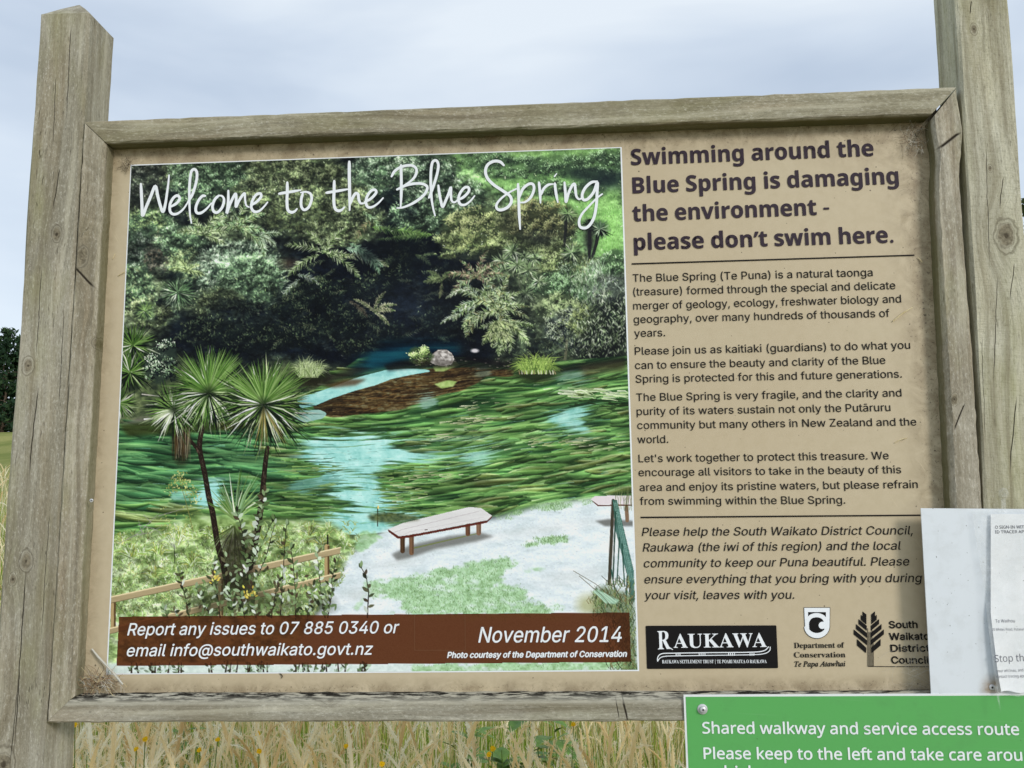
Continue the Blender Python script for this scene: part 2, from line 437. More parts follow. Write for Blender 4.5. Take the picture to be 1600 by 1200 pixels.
def paint():
    global CV
    def overlay(lo, hi, ns):
        """fractal light and shade over the bush, so that clumps and gaps vary at every size"""
        global CV
        wx = (noise(40, 40, 3) - .5) * 30; wy = (noise(40, 40, 3) - .5) * 24
        f1 = warp_sample(noise(24, 15, 5, .72), np.clip(GX + wx, PX0, PX0 + 845), np.clip(GY + wy, PY0, PY0 + 835)); f2 = noise(6, 4, 3, .7)
        f = contrast(.62 * f1 + .38 * f2, 3.0); hillm = np.clip((575 - GY) / 20, 0, 1) * (1 - .85 * np.clip(poly([(690, 238), (972, 226), (980, 430), (930, 400), (905, 350), (850, 310), (760, 290)], 10), 0, 1))
        sft = np.stack([blur(CV[..., k], .7) for k in range(3)], -1)
        hz = CV * .6 + sft * .4; hz = hz * .88 + hz.mean(-1, keepdims=True) * .12
        hz = hz * (lo + hi * f[..., None]) + np.array([.012, .016, .02], np.float32)
        lumh = hz.mean(-1, keepdims=True); hz = hz + (f[..., None] > .62) * (lumh > .22) * (f[..., None] - .62) * np.array([.2, .26, .14], np.float32) * hi
        CV = CV * (1 - hillm[..., None]) + np.clip(hz, 0, 1) * hillm[..., None]
        def spark(x, y): leaf(x, y, U(-2.6, -.4), U(2, 4.5), U(.7, 1.3), pick([(214, 226, 192), (190, 208, 158), (166, 192, 130), (226, 230, 212)]), U(.4, .85))
        scatter(hillm * np.clip((f - .6) * 4, 0, 1) * (CV.mean(-1) > .2), ns, spark)
        def dark(x, y): leaf(x, y, U(-3, 0), U(2, 5), U(.8, 1.8), pick([(14, 20, 22), (20, 28, 24), (30, 34, 30)]), U(.4, .8))
        scatter(hillm * np.clip((.42 - f) * 4, 0, 1), ns, dark)
    # ---- ground tone of the whole hillside
    n1 = noise(60, 45, 4); n2 = noise(16, 12, 3); n3 = noise(5, 4, 2)
    t = contrast(n1 * .45 + n2 * .35 + n3 * .2, 2.6)
    CV[:] = ramp(t, [(0, (26, 32, 34)), (.35, (50, 58, 46)), (.6, (80, 92, 64)), (.85, (112, 124, 86)), (1, (136, 148, 110))])
    # ---- bright grass slope upper right
    sl = poly([(672, 238), (972, 226), (980, 470), (930, 420), (905, 350), (860, 330), (800, 330), (760, 300), (716, 290)], 9)
    tt = contrast(noise(46, 12, 4) * .6 + n3 * .4, 2.0)
    lay(sl, ramp(tt, [(0, (92, 128, 78)), (.4, (128, 170, 102)), (.75, (154, 198, 124)), (1, (176, 214, 150))]))
    def gl(x, y): leaf(x, y, -1.57 + U(-.7, .7), U(2, 4.5), U(.7, 1.2), pick([(150, 190, 120), (120, 164, 92), (100, 140, 78), (170, 206, 146), (84, 116, 66)]), .6)
    scatter(sl, 3200, gl)
    # darker scrub on the slope, top right
    for cx, cy, rx, ry, n in ((800, 262, 60, 18, 420), (870, 258, 46, 16, 260), (930, 262, 48, 24, 360), (905, 300, 44, 12, 190), (850, 292, 34, 12, 200), (760, 250, 40, 14, 200), (950, 246, 26, 12, 150)):
        bush(cx, cy, rx, ry, n, [(128, 158, 118), (146, 172, 134)], [(78, 102, 74), (92, 112, 86)], [(34, 46, 42), (44, 54, 46)], 4, 1.3, base_a=.55)
    lay(ellipse(948, 282, 38, 15, .6) * .85, (26, 36, 42)); lay(ellipse(908, 272, 30, 8, .6) * .7, (34, 46, 46))
    # bright open grass on the right edge
    gm = poly([(930, 330), (975, 318), (978, 440), (950, 452), (925, 410)], 6)
    lay(gm, ramp(tt, [(0, (122, 172, 96)), (.5, (146, 196, 114)), (1, (168, 214, 138))])); scatter(gm, 900, gl)
    gm = poly([(872, 318), (940, 322), (936, 400), (890, 392)], 8)
    lay(gm * .75, ramp(tt, [(0, (96, 136, 78)), (.5, (120, 160, 96)), (1, (146, 184, 120))])); scatter(gm, 500, gl)

    # ---- dark heart of the gully
    dk = poly([(545, 330), (625, 300), (650, 340), (690, 380), (770, 400), (760, 470), (800, 520), (760, 580), (560, 580), (460, 560), (330, 560), (240, 545), (270, 500), (400, 470), (440, 420), (470, 380)], 12)
    lay(np.clip(dk * 1.15, 0, 1), ramp(contrast(n2, 2), [(0, (7, 11, 20)), (.7, (12, 18, 28)), (1, (24, 30, 34))]))

    # ---- shrubs, back to front
    B = bush
    B(262, 268, 70, 34, 700, OL_L, OL_M, [(60, 62, 58), (44, 46, 46)], 5, 1.5)
    B(220, 290, 34, 40, 300, [(126, 128, 116), (140, 140, 128)], [(92, 92, 84), (78, 80, 74)], OL_D, 5, 1.3)
    B(330, 262, 62, 36, 1300, GR_L, GR_M, GR_D, 5, 1.5)
    B(300, 300, 44, 26, 500, GR_L, GR_M, GR_D, 5, 1.4)
    B(430, 262, 46, 22, 500, OL_L, OL_M, OL_D, 5, 1.4)
    B(425, 312, 58, 40, 1200, OL_L, OL_M, OL_D, 6, 1.4)
    B(505, 290, 62, 42, 1500, OL_L, OL_M, OL_D, 6, 1.4)
    B(480, 345, 62, 26, 700, OL_M, OL_M, OL_D, 6, 1.4)
    B(560, 340, 44, 40, 800, OL_L, OL_M, OL_D, 6, 1.3)
    B(528, 366, 50, 20, 500, OL_L, OL_M, OL_D, 5, 1.3)
    B(575, 262, 34, 26, 420, SG_L, SG_M, GR_D, 5, 1.3)
    B(620, 275, 50, 36, 900, SG_L, GR_M, GR_D, 5, 1.3)
    B(700, 312, 60, 36, 1000, SG_L, GR_M, GR_D, 5, 1.3)
    B(655, 340, 46, 30, 600, GR_L, GR_M, GR_D, 5, 1.4)
    B(676, 262, 40, 22, 350, SG_L, SG_M, GR_D, 4, 1.2)
    for x, y, r in ((270, 305, 14), (300, 345, 26), (262, 325, 12), (360, 330, 18), (595, 318, 16), (612, 302, 11), (540, 246, 16), (350, 236, 20)):
        lay(ellipse(x, y, r, r * .7, .7) * .8, pick(BK))
    # left flank
    B(226, 355, 44, 26, 700, [(158, 178, 106), (140, 164, 92), (176, 192, 130)], GR_M, GR_D, 4, 1.4)
    B(215, 395, 34, 34, 500, GY_L, SG_M, GR_D, 5, 1.2)
    B(262, 398, 36, 30, 500, [(164, 152, 138), (150, 140, 124), (150, 120, 100)], [(112, 106, 92), (126, 96, 78)], OL_D, 5, 1.2)
    B(285, 378, 40, 26, 500, GR_L, GR_M, GR_D, 5, 1.4)
    B(300, 420, 36, 30, 520, [(176, 190, 130), (156, 176, 110)], GR_M, GR_D, 5, 1.5)
    B(210, 452, 30, 36, 520, OL_L + GR_L, GR_M, GR_D, 6, 1.5)
    B(232, 492, 32, 26, 420, OL_L, OL_M, OL_D, 6, 1.5)
    fern(318, 368, 46, 5, FE_L, FE_D, -2.9, .5, n=12, leaf_l=.2)
    fern(372, 360, 56, 6, FE_L + GR_L, FE_D, -3.1, .5, n=14, leaf_l=.18)
    fern(400, 368, 34, 4, SG_L, FE_D, -.6, 1.2, n=12, leaf_l=.22)
    fern(290, 425, 34, 5, [(186, 200, 140), (160, 176, 116)], FE_D, -3.0, .2, n=12)
    for x, y, r in ((330, 398, 20), (385, 388, 14), (268, 432, 16), (300, 452, 16), (345, 385, 16), (252, 470, 10)):
        lay(ellipse(x, y, r, r * .6, .8) * .85, pick(BK))
    # the large round shrub
    lay(ellipse(380, 452, 74, 62, .3) * .5, (50, 62, 48))
    B(372, 425, 68, 46, 2300, SG_L, SG_M, GR_D, 7, 1.2, up=-1.3, spread=1.0)
    B(392, 440, 52, 40, 1200, GR_L, GR_M, GR_D, 7, 1.2, up=-1.1, spread=1.0)
    B(346, 478, 38, 28, 500, OL_L, OL_M, OL_D, 5, 1.3, top=.4)
    B(372, 492, 48, 26, 350, [(92, 104, 76)], [(54, 66, 50)], BK, 5, 1.2, top=.3)
    for k in range(26):
        a = U(-.9, .9); x = 400 + math.cos(a) * U(28, 46); y = 446 + math.sin(a) * 52
        curve([(x, y), (x + U(5, 9), y - U(2, 6)), (x + U(11, 17), y - U(2, 7))], 1.3, .4, pick(SG_L), .8)
    spikes(277, 457, 33, 95, [(196, 206, 176), (168, 188, 150), (210, 214, 192)], [(110, 146, 96), (92, 130, 84), (130, 160, 116)], GR_D, 2.0)
    spikes(226, 486, 22, 46, [(166, 184, 110)], [(114, 140, 76), (96, 124, 66)], GR_D, 1.6)
    # back in the dark: hints of growth
    def hint(x, y):
        k = U(0, 1)
        c = pick([(52, 62, 48), (66, 70, 54), (40, 52, 44), (88, 86, 70)] if k < .8 else [(128, 120, 104), (112, 118, 90)])
        leaf(x, y, U(-.6, .9) + (math.pi if U(0, 1) < .5 else 0), U(2, 6), U(.6, 1.4), c, U(.25, .75))
    scatter(np.clip(poly([(260, 500), (470, 470), (600, 420), (640, 560), (430, 560), (260, 545)], 10) * contrast(n2, 2.5), 0, 1), 900, hint)
    scatter(np.clip(poly([(560, 350), (700, 380), (760, 420), (690, 470), (600, 440)], 10) * contrast(n2, 2.5), 0, 1), 260, hint)
    scatter(np.clip(poly([(640, 470), (740, 460), (800, 560), (660, 560)], 10) * contrast(n2, 2.5), 0, 1), 200, hint)
    overlay(.48, .80, 1000)
    DB = [(58, 70, 52), (70, 80, 58), (84, 92, 66)]; DM = [(34, 44, 38), (42, 52, 42)]; DD = [(14, 20, 24), (18, 24, 26)]
    for cx, cy, rx, ry, n in ((455, 470, 34, 24, 240), (500, 455, 40, 22, 220), (540, 500, 44, 26, 240), (470, 520, 48, 24, 260), (400, 530, 50, 22, 260), (320, 520, 46, 22, 240), (580, 450, 34, 22, 160), (620, 420, 30, 20, 160), (690, 500, 36, 24, 140), (640, 390, 30, 20, 150), (560, 540, 40, 16, 140), (610, 520, 30, 18, 90), (700, 430, 34, 16, 140)):
        bush(cx, cy, rx, ry, n, DB, DM, DD, 6, 1.4, base_a=.5)
    for k in range(26):
        x, y = U(430, 720), U(400, 545); frond(x, y, U(-.5, .6) + (math.pi if U(0, 1) < .5 else 0), U(18, 38), U(-.6, .8), [(96, 104, 76), (120, 120, 92), (76, 88, 66)], DM, 1.1, .2, 8)
    # tree ferns in the middle
    fern(318, 368, 44, 5, FE_L, FE_D, -2.9, .5, n=12, leaf_l=.2); fern(372, 358, 56, 6, FE_L + GR_L, FE_D, -3.1, .5, n=14, leaf_l=.18); fern(404, 370, 34, 4, SG_L, FE_D, -.6, 1.2, n=12, leaf_l=.22); fern(292, 425, 32, 4, [(186, 200, 140), (160, 176, 116)], FE_D, -3.0, .2, n=12)
    spikes(277, 457, 34, 120, [(206, 216, 188), (180, 200, 164), (220, 224, 204)], [(122, 158, 108), (102, 140, 94), (142, 172, 128)], GR_D, 1.9); spikes(226, 486, 22, 56, [(176, 194, 120)], [(124, 150, 86), (106, 134, 76)], GR_D, 1.5)
    fern(508, 396, 62, 5, FE_L, FE_D, -2.8, .55, n=16, leaf_l=.16, sag=.35)
    lay(ellipse(452, 412, 13, 7, .8) * .6, (92, 72, 58))
    frond(528, 402, -.25, 82, .75, [(190, 200, 140), (214, 212, 180)], FE_D, 1.6, .15, 20)
    frond(500, 398, 2.9, 62, -.7, FE_L, FE_D, 1.5, .17, 16)
    frond(470, 436, 2.6, 40, -.5, GY_L, FE_D, 1.2, .2, 12); frond(462, 430, -.1, 40, .9, GY_L, FE_D, 1.2, .2, 12)
    frond(496, 382, -2.0, 24, .3, FE_L, FE_D, 1.4, .25, 10)
    frond(582, 355, .12, 92, .02, [(150, 190, 96), (170, 204, 120), (136, 176, 84)], [(92, 128, 60)], 1.7, .15, 22)
    frond(676, 366, 3.05, 62, .05, [(150, 190, 96), (160, 196, 110)], [(92, 128, 60)], 1.5, .14, 16)
    frond(590, 374, -.05, 60, -.1, [(166, 190, 122)], [(92, 128, 60)], 1.3, .1, 14)
    frond(540, 388, .1, 66, .65, [(176, 204, 176), (196, 216, 192), (150, 186, 150)], [(80, 110, 84)], 1.8, .19, 18)
    frond(545, 380, .35, 70, .75, [(164, 196, 160)], [(80, 110, 84)], 1.6, .17, 18)
    frond(566, 330, .5, 44, .6, GR_L, FE_D, 1.4, .2, 14); frond(580, 346, 2.7, 40, -.8, [(150, 128, 100), (150, 150, 110)], FE_D, 1.4, .2, 12)
    for x, y, r in ((612, 352, 13), (604, 384, 22), (640, 330, 12), (648, 390, 26), (575, 400, 18)):
        lay(ellipse(x, y, r, r * .8, .8) * .75, pick(BK))
    frond(648, 398, .2, 30, .7, [(104, 116, 80)], FE_D, 1.2, .22, 12); frond(660, 400, -.5, 24, .8, [(110, 120, 84)], FE_D, 1.2, .22, 12)
    # ---- right hand shrubs
    B(752, 362, 60, 36, 2000, [(156, 158, 108), (140, 146, 98), (168, 168, 122)], OL_M, OL_D, 6, 1.3)
    B(735, 386, 44, 22, 900, [(146, 150, 100), (128, 134, 88)], OL_M, OL_D, 6, 1.3)
    B(842, 350, 58, 36, 1700, [(152, 148, 104), (136, 138, 92), (160, 158, 116)], [(104, 100, 66), (90, 92, 58), (112, 104, 72)], OL_D, 6, 1.3)
    B(800, 382, 32, 14, 420, OL_L, OL_M, OL_D, 6, 1.3); B(856, 390, 44, 16, 500, OL_L, OL_M, OL_D, 6, 1.3)
    B(868, 414, 44, 26, 800, OL_L, OL_M, OL_D, 6, 1.3)
    lay(ellipse(840, 374, 30, 11, .8) * .8, (34, 38, 36)); lay(ellipse(795, 345, 18, 12, .8) * .55, (48, 52, 42)); lay(ellipse(790, 400, 40, 10, .8) * .6, (22, 28, 30))
    lay(ellipse(700, 410, 44, 14, .8) * .7, (18, 24, 34)); lay(ellipse(640, 478, 60, 34, .9) * .55, (38, 46, 60))  # slate ellipse: glare on the glossy print, painted in as ink colour
    B(700, 374, 22, 8, 150, OL_L, OL_M, OL_D, 5, 1.2); B(700, 401, 14, 4, 50, OL_L, OL_M, OL_D, 4, 1.2)
    # cabbage trees up the right slope
    CL = [(214, 222, 188), (190, 206, 160), (226, 230, 206)]; CM = [(130, 156, 104), (110, 140, 90), (152, 174, 126)]
    for x0, y0, x1, y1 in ((884, 340, 882, 378), (921, 345, 920, 420), (936, 360, 926, 400)):
        curve([(x0, y0), ((x0 + x1) / 2 + 1, (y0 + y1) / 2), (x1, y1)], 6, 4.5, C(38, 40, 40)); curve([(x1, y1), (x1 + 1, y1 + 26)], 3, 2.4, C(40, 42, 40))
    spikes(887, 334, 20, 60, CL, CM, GR_D, 1.7); spikes(920, 352, 18, 46, [(130, 148, 120)], [(66, 84, 66), (50, 66, 54)], BK, 1.7); spikes(937, 358, 22, 54, [(170, 186, 160)], [(84, 104, 84)], BK, 1.7)
    lay(ellipse(921, 374, 8, 22, .5) * .8, (34, 34, 38))
    B(905, 440, 40, 30, 700, SG_L, GR_M, GR_D, 5, 1.3); B(925, 425, 30, 20, 360, OL_L, OL_M, OL_D, 6, 1.3)
    B(950, 440, 34, 40, 900, GY_L, GY_M, [(58, 64, 62), (70, 74, 70)], 6, 1.0); B(962, 410, 22, 20, 240, GR_L, GR_M, GR_D, 5, 1.2)
    spikes(893, 395, 22, 66, CL, CM, GR_D, 1.8); spikes(888, 436, 24, 66, CL, CM, GR_D, 1.8)
    curve([(888, 440), (890, 462), (894, 480)], 3, 2.6, C(34, 34, 32))
    def blade(x, y): seg(x, y, x + U(-6, 6), y - U(6, 12), 1.4, .3, pick(SG_L + GR_M), .8)
    scatter(ellipse(912, 450, 26, 26, .5), 260, blade); scatter(ellipse(930, 425, 18, 14, .5), 120, blade)
    B(862, 446, 30, 20, 500, GR_L, GR_M, GR_D, 5, 1.3)
    B(872, 486, 36, 24, 900, [(178, 188, 140), (160, 174, 122)], [(120, 134, 90), (104, 122, 80)], OL_D, 6, 1.2)
    # cluster of cabbage trees above the tree ferns
    for x, y in ((786, 470), (794, 452), (812, 448), (802, 432), (822, 440)): curve([(x, y), (x + U(-3, 3), y - 20)], 2.2, 1.8, C(120, 122, 100))
    lay(ellipse(806, 430, 40, 34, .6) * .35, (60, 70, 54))
    for x, y, r in ((836, 404, 20), (820, 402, 17), (800, 392, 22), (785, 408, 22), (808, 414, 24), (826, 422, 22), (778, 430, 20), (842, 440, 18), (822, 458, 20)):
        spikes(x, y, r, 62, [(212, 220, 186), (194, 208, 166), (226, 230, 206)], [(146, 166, 120), (120, 146, 96), (166, 184, 140)], GR_D, 1.6, core=False)
        lay(ellipse(x, y, 3, 3, .6) * .6, (60, 72, 48))
    # tree ferns over the dark water
    lay(ellipse(742, 470, 52, 40, .7) * .75, (18, 22, 24)); lay(ellipse(780, 505, 60, 44, .7) * .75, (12, 16, 22))
    fern(744, 434, 50, 9, [(176, 150, 128), (140, 110, 96), (168, 180, 140)], FE_D, -3.5, .4, n=14, leaf_l=.16)
    fern(752, 472, 58, 11, FE_L + SG_L, FE_D, -3.9, .7, n=16, leaf_l=.17)
    fern(778, 486, 62, 10, FE_L + [(170, 160, 110)], FE_D, -3.6, 1.0, n=16, leaf_l=.17)
    fern(790, 505, 50, 9, FE_L, FE_D, -.4, 3.4, n=14, leaf_l=.2)
    frond(735, 450, 3.0, 42, -.5, [(214, 216, 196)], FE_D, 1.4, .14, 14); frond(720, 490, 2.9, 36, -.4, [(216, 220, 204)], FE_D, 1.3, .16, 12)
    for a in (.5, .9, 1.3, 1.7, 2.1): frond(776, 500, a, 42, U(-.2, .2), [(176, 186, 124), (196, 200, 150)], FE_D, 1.6, .24, 12)
    fern(690, 440, 26, 4, [(116, 124, 88)], FE_D, -3.1, -1.2, n=10); frond(690, 440, 1.5, 26, .4, [(120, 116, 88)], FE_D, 1.2, .2, 10)
    fern(585, 488, 40, 5, [(170, 164, 130), (190, 182, 148)], FE_D, -2.6, .7, n=14, leaf_l=.17)
    frond(545, 470, .4, 40, .7, [(116, 100, 84)], [(50, 46, 40)], 1.2, .16, 12)
    # right edge thickets above the water
    B(890, 515, 40, 32, 800, [(178, 182, 160), (150, 160, 130)], GY_M + OL_M, BK, 5, 1.2)
    B(918, 505, 26, 26, 420, [(160, 170, 110)], OL_M, OL_D, 5, 1.2)
    lay(poly([(925, 470), (978, 460), (980, 560), (905, 565), (915, 520)], 6) * .8, (20, 24, 26))
    def sleaf(x, y): leaf(x, y, U(-2.6, -.5), U(4, 9), U(.9, 1.6), pick([(150, 158, 132), (196, 198, 178), (96, 112, 78), (120, 134, 98), (56, 68, 50)]), U(.6, 1))
    scatter(poly([(918, 462), (978, 455), (978, 552), (900, 560), (880, 540)], 5), 700, sleaf)
    scatter(poly([(810, 540), (900, 530), (900, 568), (800, 572)], 6), 240, lambda x, y: leaf(x, y, U(-2.6, -.5), U(3, 6), 1.1, pick([(70, 84, 62), (110, 118, 90), (46, 58, 44)]), .8))
    curve([(886, 532), (884, 552), (882, 566)], 4, 4.5, C(110, 104, 84), .6)

    overlay(.74, .36, 350)
    hg = np.clip((575 - GY) / 20, 0, 1)[..., None]; tone = np.clip((CV.mean(-1, keepdims=True) - .10) / .3, 0, 1)
    CV = np.clip(CV * (1 + .10 * hg * tone) + hg * tone * np.array([.008, .018, .0], np.float32), 0, 1)

    # ================= water
    wt = poly([(150, 668), (330, 640), (490, 610), (560, 560), (640, 545), (780, 572), (980, 556), (1000, 800), (940, 785), (800, 800), (700, 826), (560, 830), (500, 812), (440, 806), (150, 852)], 1.2)
    Yw = GY + .11 * (GX - 560) * np.clip((GX - 520) / 200, 0, 1) + 6 * np.sin(GX / 70.) + 3 * np.sin(GX / 31. + GY / 22.)
    A = noise(105, 4.2, 4, .6); Bn = noise(52, 2.6, 3, .6); Lg = noise(150, 26, 3)
    s1 = warp_sample(A, GX, PY0 + np.mod(Yw - PY0, 820)); s2 = warp_sample(Bn, GX, PY0 + np.mod(Yw - PY0, 820)); s3 = warp_sample(Lg, GX, PY0 + np.mod(Yw - PY0, 820))
    v = contrast(.48 * s1 + .27 * s2 + .25 * s3, 3.1)
    weed = ramp(v, [(0, (18, 40, 24)), (.22, (34, 66, 36)), (.45, (58, 98, 52)), (.65, (84, 126, 66)), (.85, (116, 154, 86)), (1, (150, 180, 122))])
    left = np.clip((440 - GX) / 160, 0, 1)[..., None] * np.clip((790 - GY) / 60, 0, 1)[..., None]
    weed = weed * (1 - .6 * left) + .6 * left * ramp(v, [(0, (8, 26, 20)), (.4, (28, 70, 48)), (.75, (62, 120, 76)), (1, (116, 160, 104))])
    lay(wt, weed)
    FL = lambda x: -.13 * min(1, max(0, (x - 500) / 200)) + .02
    def tress(x, y, k=1.0):
        """one combed lock of water weed: dark underside, light crest, loose ends"""
        l = U(30, 112) * k; th = U(2.6, 9.0) * k; sl = FL(x) + U(-.09, .09); bow = U(-.16, .10); hook = U(-.02, .10) * l; deep = x < 430 and y < 790
        hue = U(0, 1)
        cd = C(16, 36, 24) if deep else C(20, 38, 18); cm = C(52, 100, 62) if deep else (C(70, 108, 50) if hue < .5 else C(78, 118, 62) if hue < .8 else C(92, 102, 48))
        ch = C(112, 164, 104) if deep else (C(138, 172, 100) if hue < .6 else C(122, 178, 96) if hue < .82 else C(178, 190, 142))
        n = int(7 + th * 2.3)
        for j in range(n):
            t = (j + .5) / n                      # 0 crest .. 1 underside
            c = ch * (1 - t / .35) + cm * (t / .35) if t < .35 else cm * (1 - (t - .35) / .65) + cd * ((t - .35) / .65)
            c = np.clip(c * U(.85, 1.15), 0, 1); o = (t - .4) * th * 1.7
            s0 = U(-.5, -.3) * l; s1 = U(.28, .55) * l
            P_ = []
            for q in (0, .33, .66, 1):
                s_ = s0 + (s1 - s0) * q; env = math.sin(math.pi * min(.97, .14 + .8 * q)) ** .7
                P_.append((x + s_, y + sl * s_ + bow * s_ * s_ / l * 2 + o * env + hook * (1 - q) ** 2 * (1 if x > 560 else 0) + hook * q ** 3 * (1 if x <= 560 else 0) + U(-.5, .5)))
            curve(P_[::-1], .6, 1.25, c, .72) if U(0, 1) < .5 else curve(P_, .6, 1.2, c, .72)
    def tf(x, y): tress(x, y)
    inner = np.clip(blur(wt, 3) * 3 - 2, 0, 1)
    pts_ = []
    scatter(inner, 620, lambda x, y: pts_.append((x, y)))
    for x, y in sorted(pts_, key=lambda p: p[1]): tress(x, y, .62 + .55 * (y - 570) / 250)
    def wstroke(cols, lo, hi, w, a):
        def f(x, y):
            l = U(lo, hi); sl = FL(x) + U(-.05, .05); b = U(-2, 2)
            curve([(x - l / 2, y - sl * l / 2), (x, y + b * .4), (x + l / 2, y + sl * l / 2)], w * U(.5, 1.1), w * .2, pick(cols), a * U(.5, 1))
        return f
    scatter(wt * (v < .4), 420, wstroke([(12, 28, 18), (20, 40, 22), (30, 48, 24)], 12, 40, 1.8, .55))
    scatter(inner * (GX > 420), 150, wstroke([(196, 204, 168), (176, 196, 140), (210, 214, 188)], 6, 22, 1.5, .75))
    for k in range(34):                       # brighter green cushions
        x, y = U(560, 975), U(640, 800); 
        lay_blob(x, y, U(10, 26), U(1.6, 3.4), C(116, 172, 84) * U(.85, 1.1), .45)
    soft = np.stack([blur(CV[..., k], .8) for k in range(3)], -1); tint = contrast(noise(80, 22, 3), 2.2)[..., None]
    wat = CV * .55 + soft * .45; wat = wat * (.98 + .2 * tint) + (tint - .4) * np.array([.02, .04, .025], np.float32) + np.array([.02, .02, .02], np.float32)
    CV = CV * (1 - wt[..., None]) + wat * wt[..., None]
    fw = contrast(noise(60, 9, 3, .55), 2.4)[..., None]
    gl_ = CV.mean(-1, keepdims=True); wc = (CV * .86 + gl_ * .14) * np.array([.98, 1.0, .96], np.float32) * (.85 + .36 * fw)
    CV = CV * (1 - wt[..., None]) + wc * wt[..., None]
    # turquoise openings, their edges broken by the weed
    rag = (s1 - .5) * 34 + (s2 - .5) * 14
    def open_water(pts, cols, ragk=1.0, soft=5, a=1.0):
        m = poly(pts, soft)
        halo = np.clip(blur(poly(pts), 13) * 1.5, 0, 1) * wt * (.45 + .55 * contrast(n3, 2))
        lay(halo * .42 * a * min(1, ragk), (92, 150, 128))
        m = np.clip((m - .5) * (5 if ragk < .5 else 2.6) + .5 + rag * .10 * ragk, 0, 1)
        m = np.minimum(m, np.clip(poly(pts, soft * 2.2) * 3, 0, 1))
        lay(m * a, ramp(contrast(.5 * n2 + .3 * s1 + .2 * n3, 1.8), cols)); return m
    TQ = [(0, (118, 184, 176)), (.4, (156, 212, 206)), (1, (196, 236, 230))]
    open_water([(455, 704), (482, 692), (590, 686), (612, 692), (616, 702), (660, 706), (730, 708), (775, 702), (800, 698), (766, 711), (750, 724), (738, 722), (720, 714), (664, 718), (612, 726), (588, 734), (590, 752), (592, 772), (602, 786), (640, 797), (664, 812), (622, 824), (560, 842), (500, 820), (516, 805), (552, 800), (545, 782), (512, 762), (500, 745), (507, 727), (478, 712)], TQ, 1.9, 10)
    lag = U
    for k in range(150):                  # loose weed ends reaching into the open water
        sx_, y = ((U(470, 530), U(715, 812)) if U(0, 1) < .45 else (U(588, 660), U(726, 806)))
        l = U(14, 44); d_ = 1 if sx_ < 560 else -1
        curve([(sx_ - d_ * l * .6, y + U(-1, 1)), (sx_, y - d_ * 0 + U(-1, 1)), (sx_ + d_ * l * .4, y + U(-2, 2))], U(1.2, 2.6), .3, pick([(60, 92, 46), (98, 128, 66), (40, 66, 36), (128, 154, 92)]), .85)
    for k in range(60): seg(*(lambda x, y: (x, y, x + U(1, 5), y))(U(520, 600), U(700, 812)), 1, .4, pick([(110, 150, 150), (196, 232, 226), (70, 100, 96)]), .5)
    open_water([(852, 654), (880, 642), (900, 636), (940, 638), (910, 648), (918, 664), (928, 676), (890, 672), (866, 664)], TQ, 1.4, 7, .9)
    open_water([(862, 596), (884, 582), (916, 582), (926, 588), (904, 598), (890, 594), (872, 604)], [(0, (98, 130, 116)), (1, (150, 184, 166))], 1.6, 6, .75)
    open_water([(306, 786), (312, 766), (332, 754), (346, 756), (344, 784), (326, 790)], TQ, 1.4, 6)
    open_water([(448, 762), (480, 748), (520, 744), (540, 750), (500, 764), (470, 772)], [(0, (86, 140, 130)), (1, (130, 176, 168))], 1.6, 4, .7)
    open_water([(266, 770), (300, 768), (300, 774), (270, 780)], TQ, 1.4, 3, .6)
    for k in range(70):
        x, y = U(190, 975), U(640, 805)
        if y > 822 - max(0, x - 560) * .07: continue
        l = U(8, 40); curve([(x, y), (x + l * .5, y + FL(x) * l * .5 - .4), (x + l, y + FL(x) * l)], .4, U(.9, 2.0), pick([(128, 184, 172), (110, 160, 150), (156, 204, 190)]), .42)
    for k in range(240):                  # ripples and sand ribs in the open channels
        x, y = U(470, 740), U(690, 820); i_, j_ = int((y - PY0) * PS), int((x - PX0) * PS)
        c = CV[i_, j_]
        if c[2] > c[0] + .08 and c[2] > .55: seg(x, y, x + U(3, 16), y + U(-1.2, .6), .5, U(.6, 1.4), pick([(206, 238, 232), (98, 150, 150), (120, 170, 160), (186, 214, 200)]), U(.25, .6))
    # deep pool under the bush
    lay(poly([(560, 560), (600, 536), (716, 534), (720, 560), (640, 572), (575, 586), (540, 590)], 8) * .9, ramp(contrast(noise(60, 5, 3), 2), [(0, (4, 18, 32)), (.5, (8, 40, 58)), (1, (22, 66, 78))]))
    lay(poly([(580, 552), (640, 543), (650, 552), (600, 570), (570, 575)], 5) * .7, (22, 82, 100))
    # pale sandbank, stream, brown weed
    lay(poly([(186, 664), (250, 640), (300, 640), (300, 656), (196, 664)], 3) * .85, (112, 108, 100))
    lay(poly([(186, 664), (300, 652), (360, 660), (350, 672), (200, 682)], 3) * .8, (52, 56, 26))
    lay(poly([(340, 660), (400, 652), (420, 664), (350, 672)], 3) * .8, (92, 74, 30))
    brown = poly([(486, 636), (505, 622), (540, 612), (580, 600), (612, 592), (650, 580), (690, 574), (740, 574), (806, 578), (800, 588), (760, 588), (744, 600), (715, 612), (690, 616), (660, 628), (622, 640), (586, 646), (560, 648), (520, 652), (505, 648)], 3)
    brown = np.clip((blur(brown, 3) - .5) * 4 + .5 + rag * .05, 0, 1) * .96
    lay(brown, ramp(contrast(s1 * .5 + s2 * .3 + n3 * .2, 2.6), [(0, (30, 22, 18)), (.45, (58, 44, 30)), (.75, (88, 70, 44)), (1, (120, 112, 84))]))
    def bs(x, y): seg(x, y, x + U(6, 22), y - U(0, 5), U(.6, 1.4), .3, pick([(120, 84, 46), (44, 26, 16), (150, 126, 84), (30, 18, 14)]), .5)
    scatter(brown, 420, bs)
    ST = [(0, (126, 184, 184)), (.5, (158, 212, 208)), (1, (192, 230, 224))]
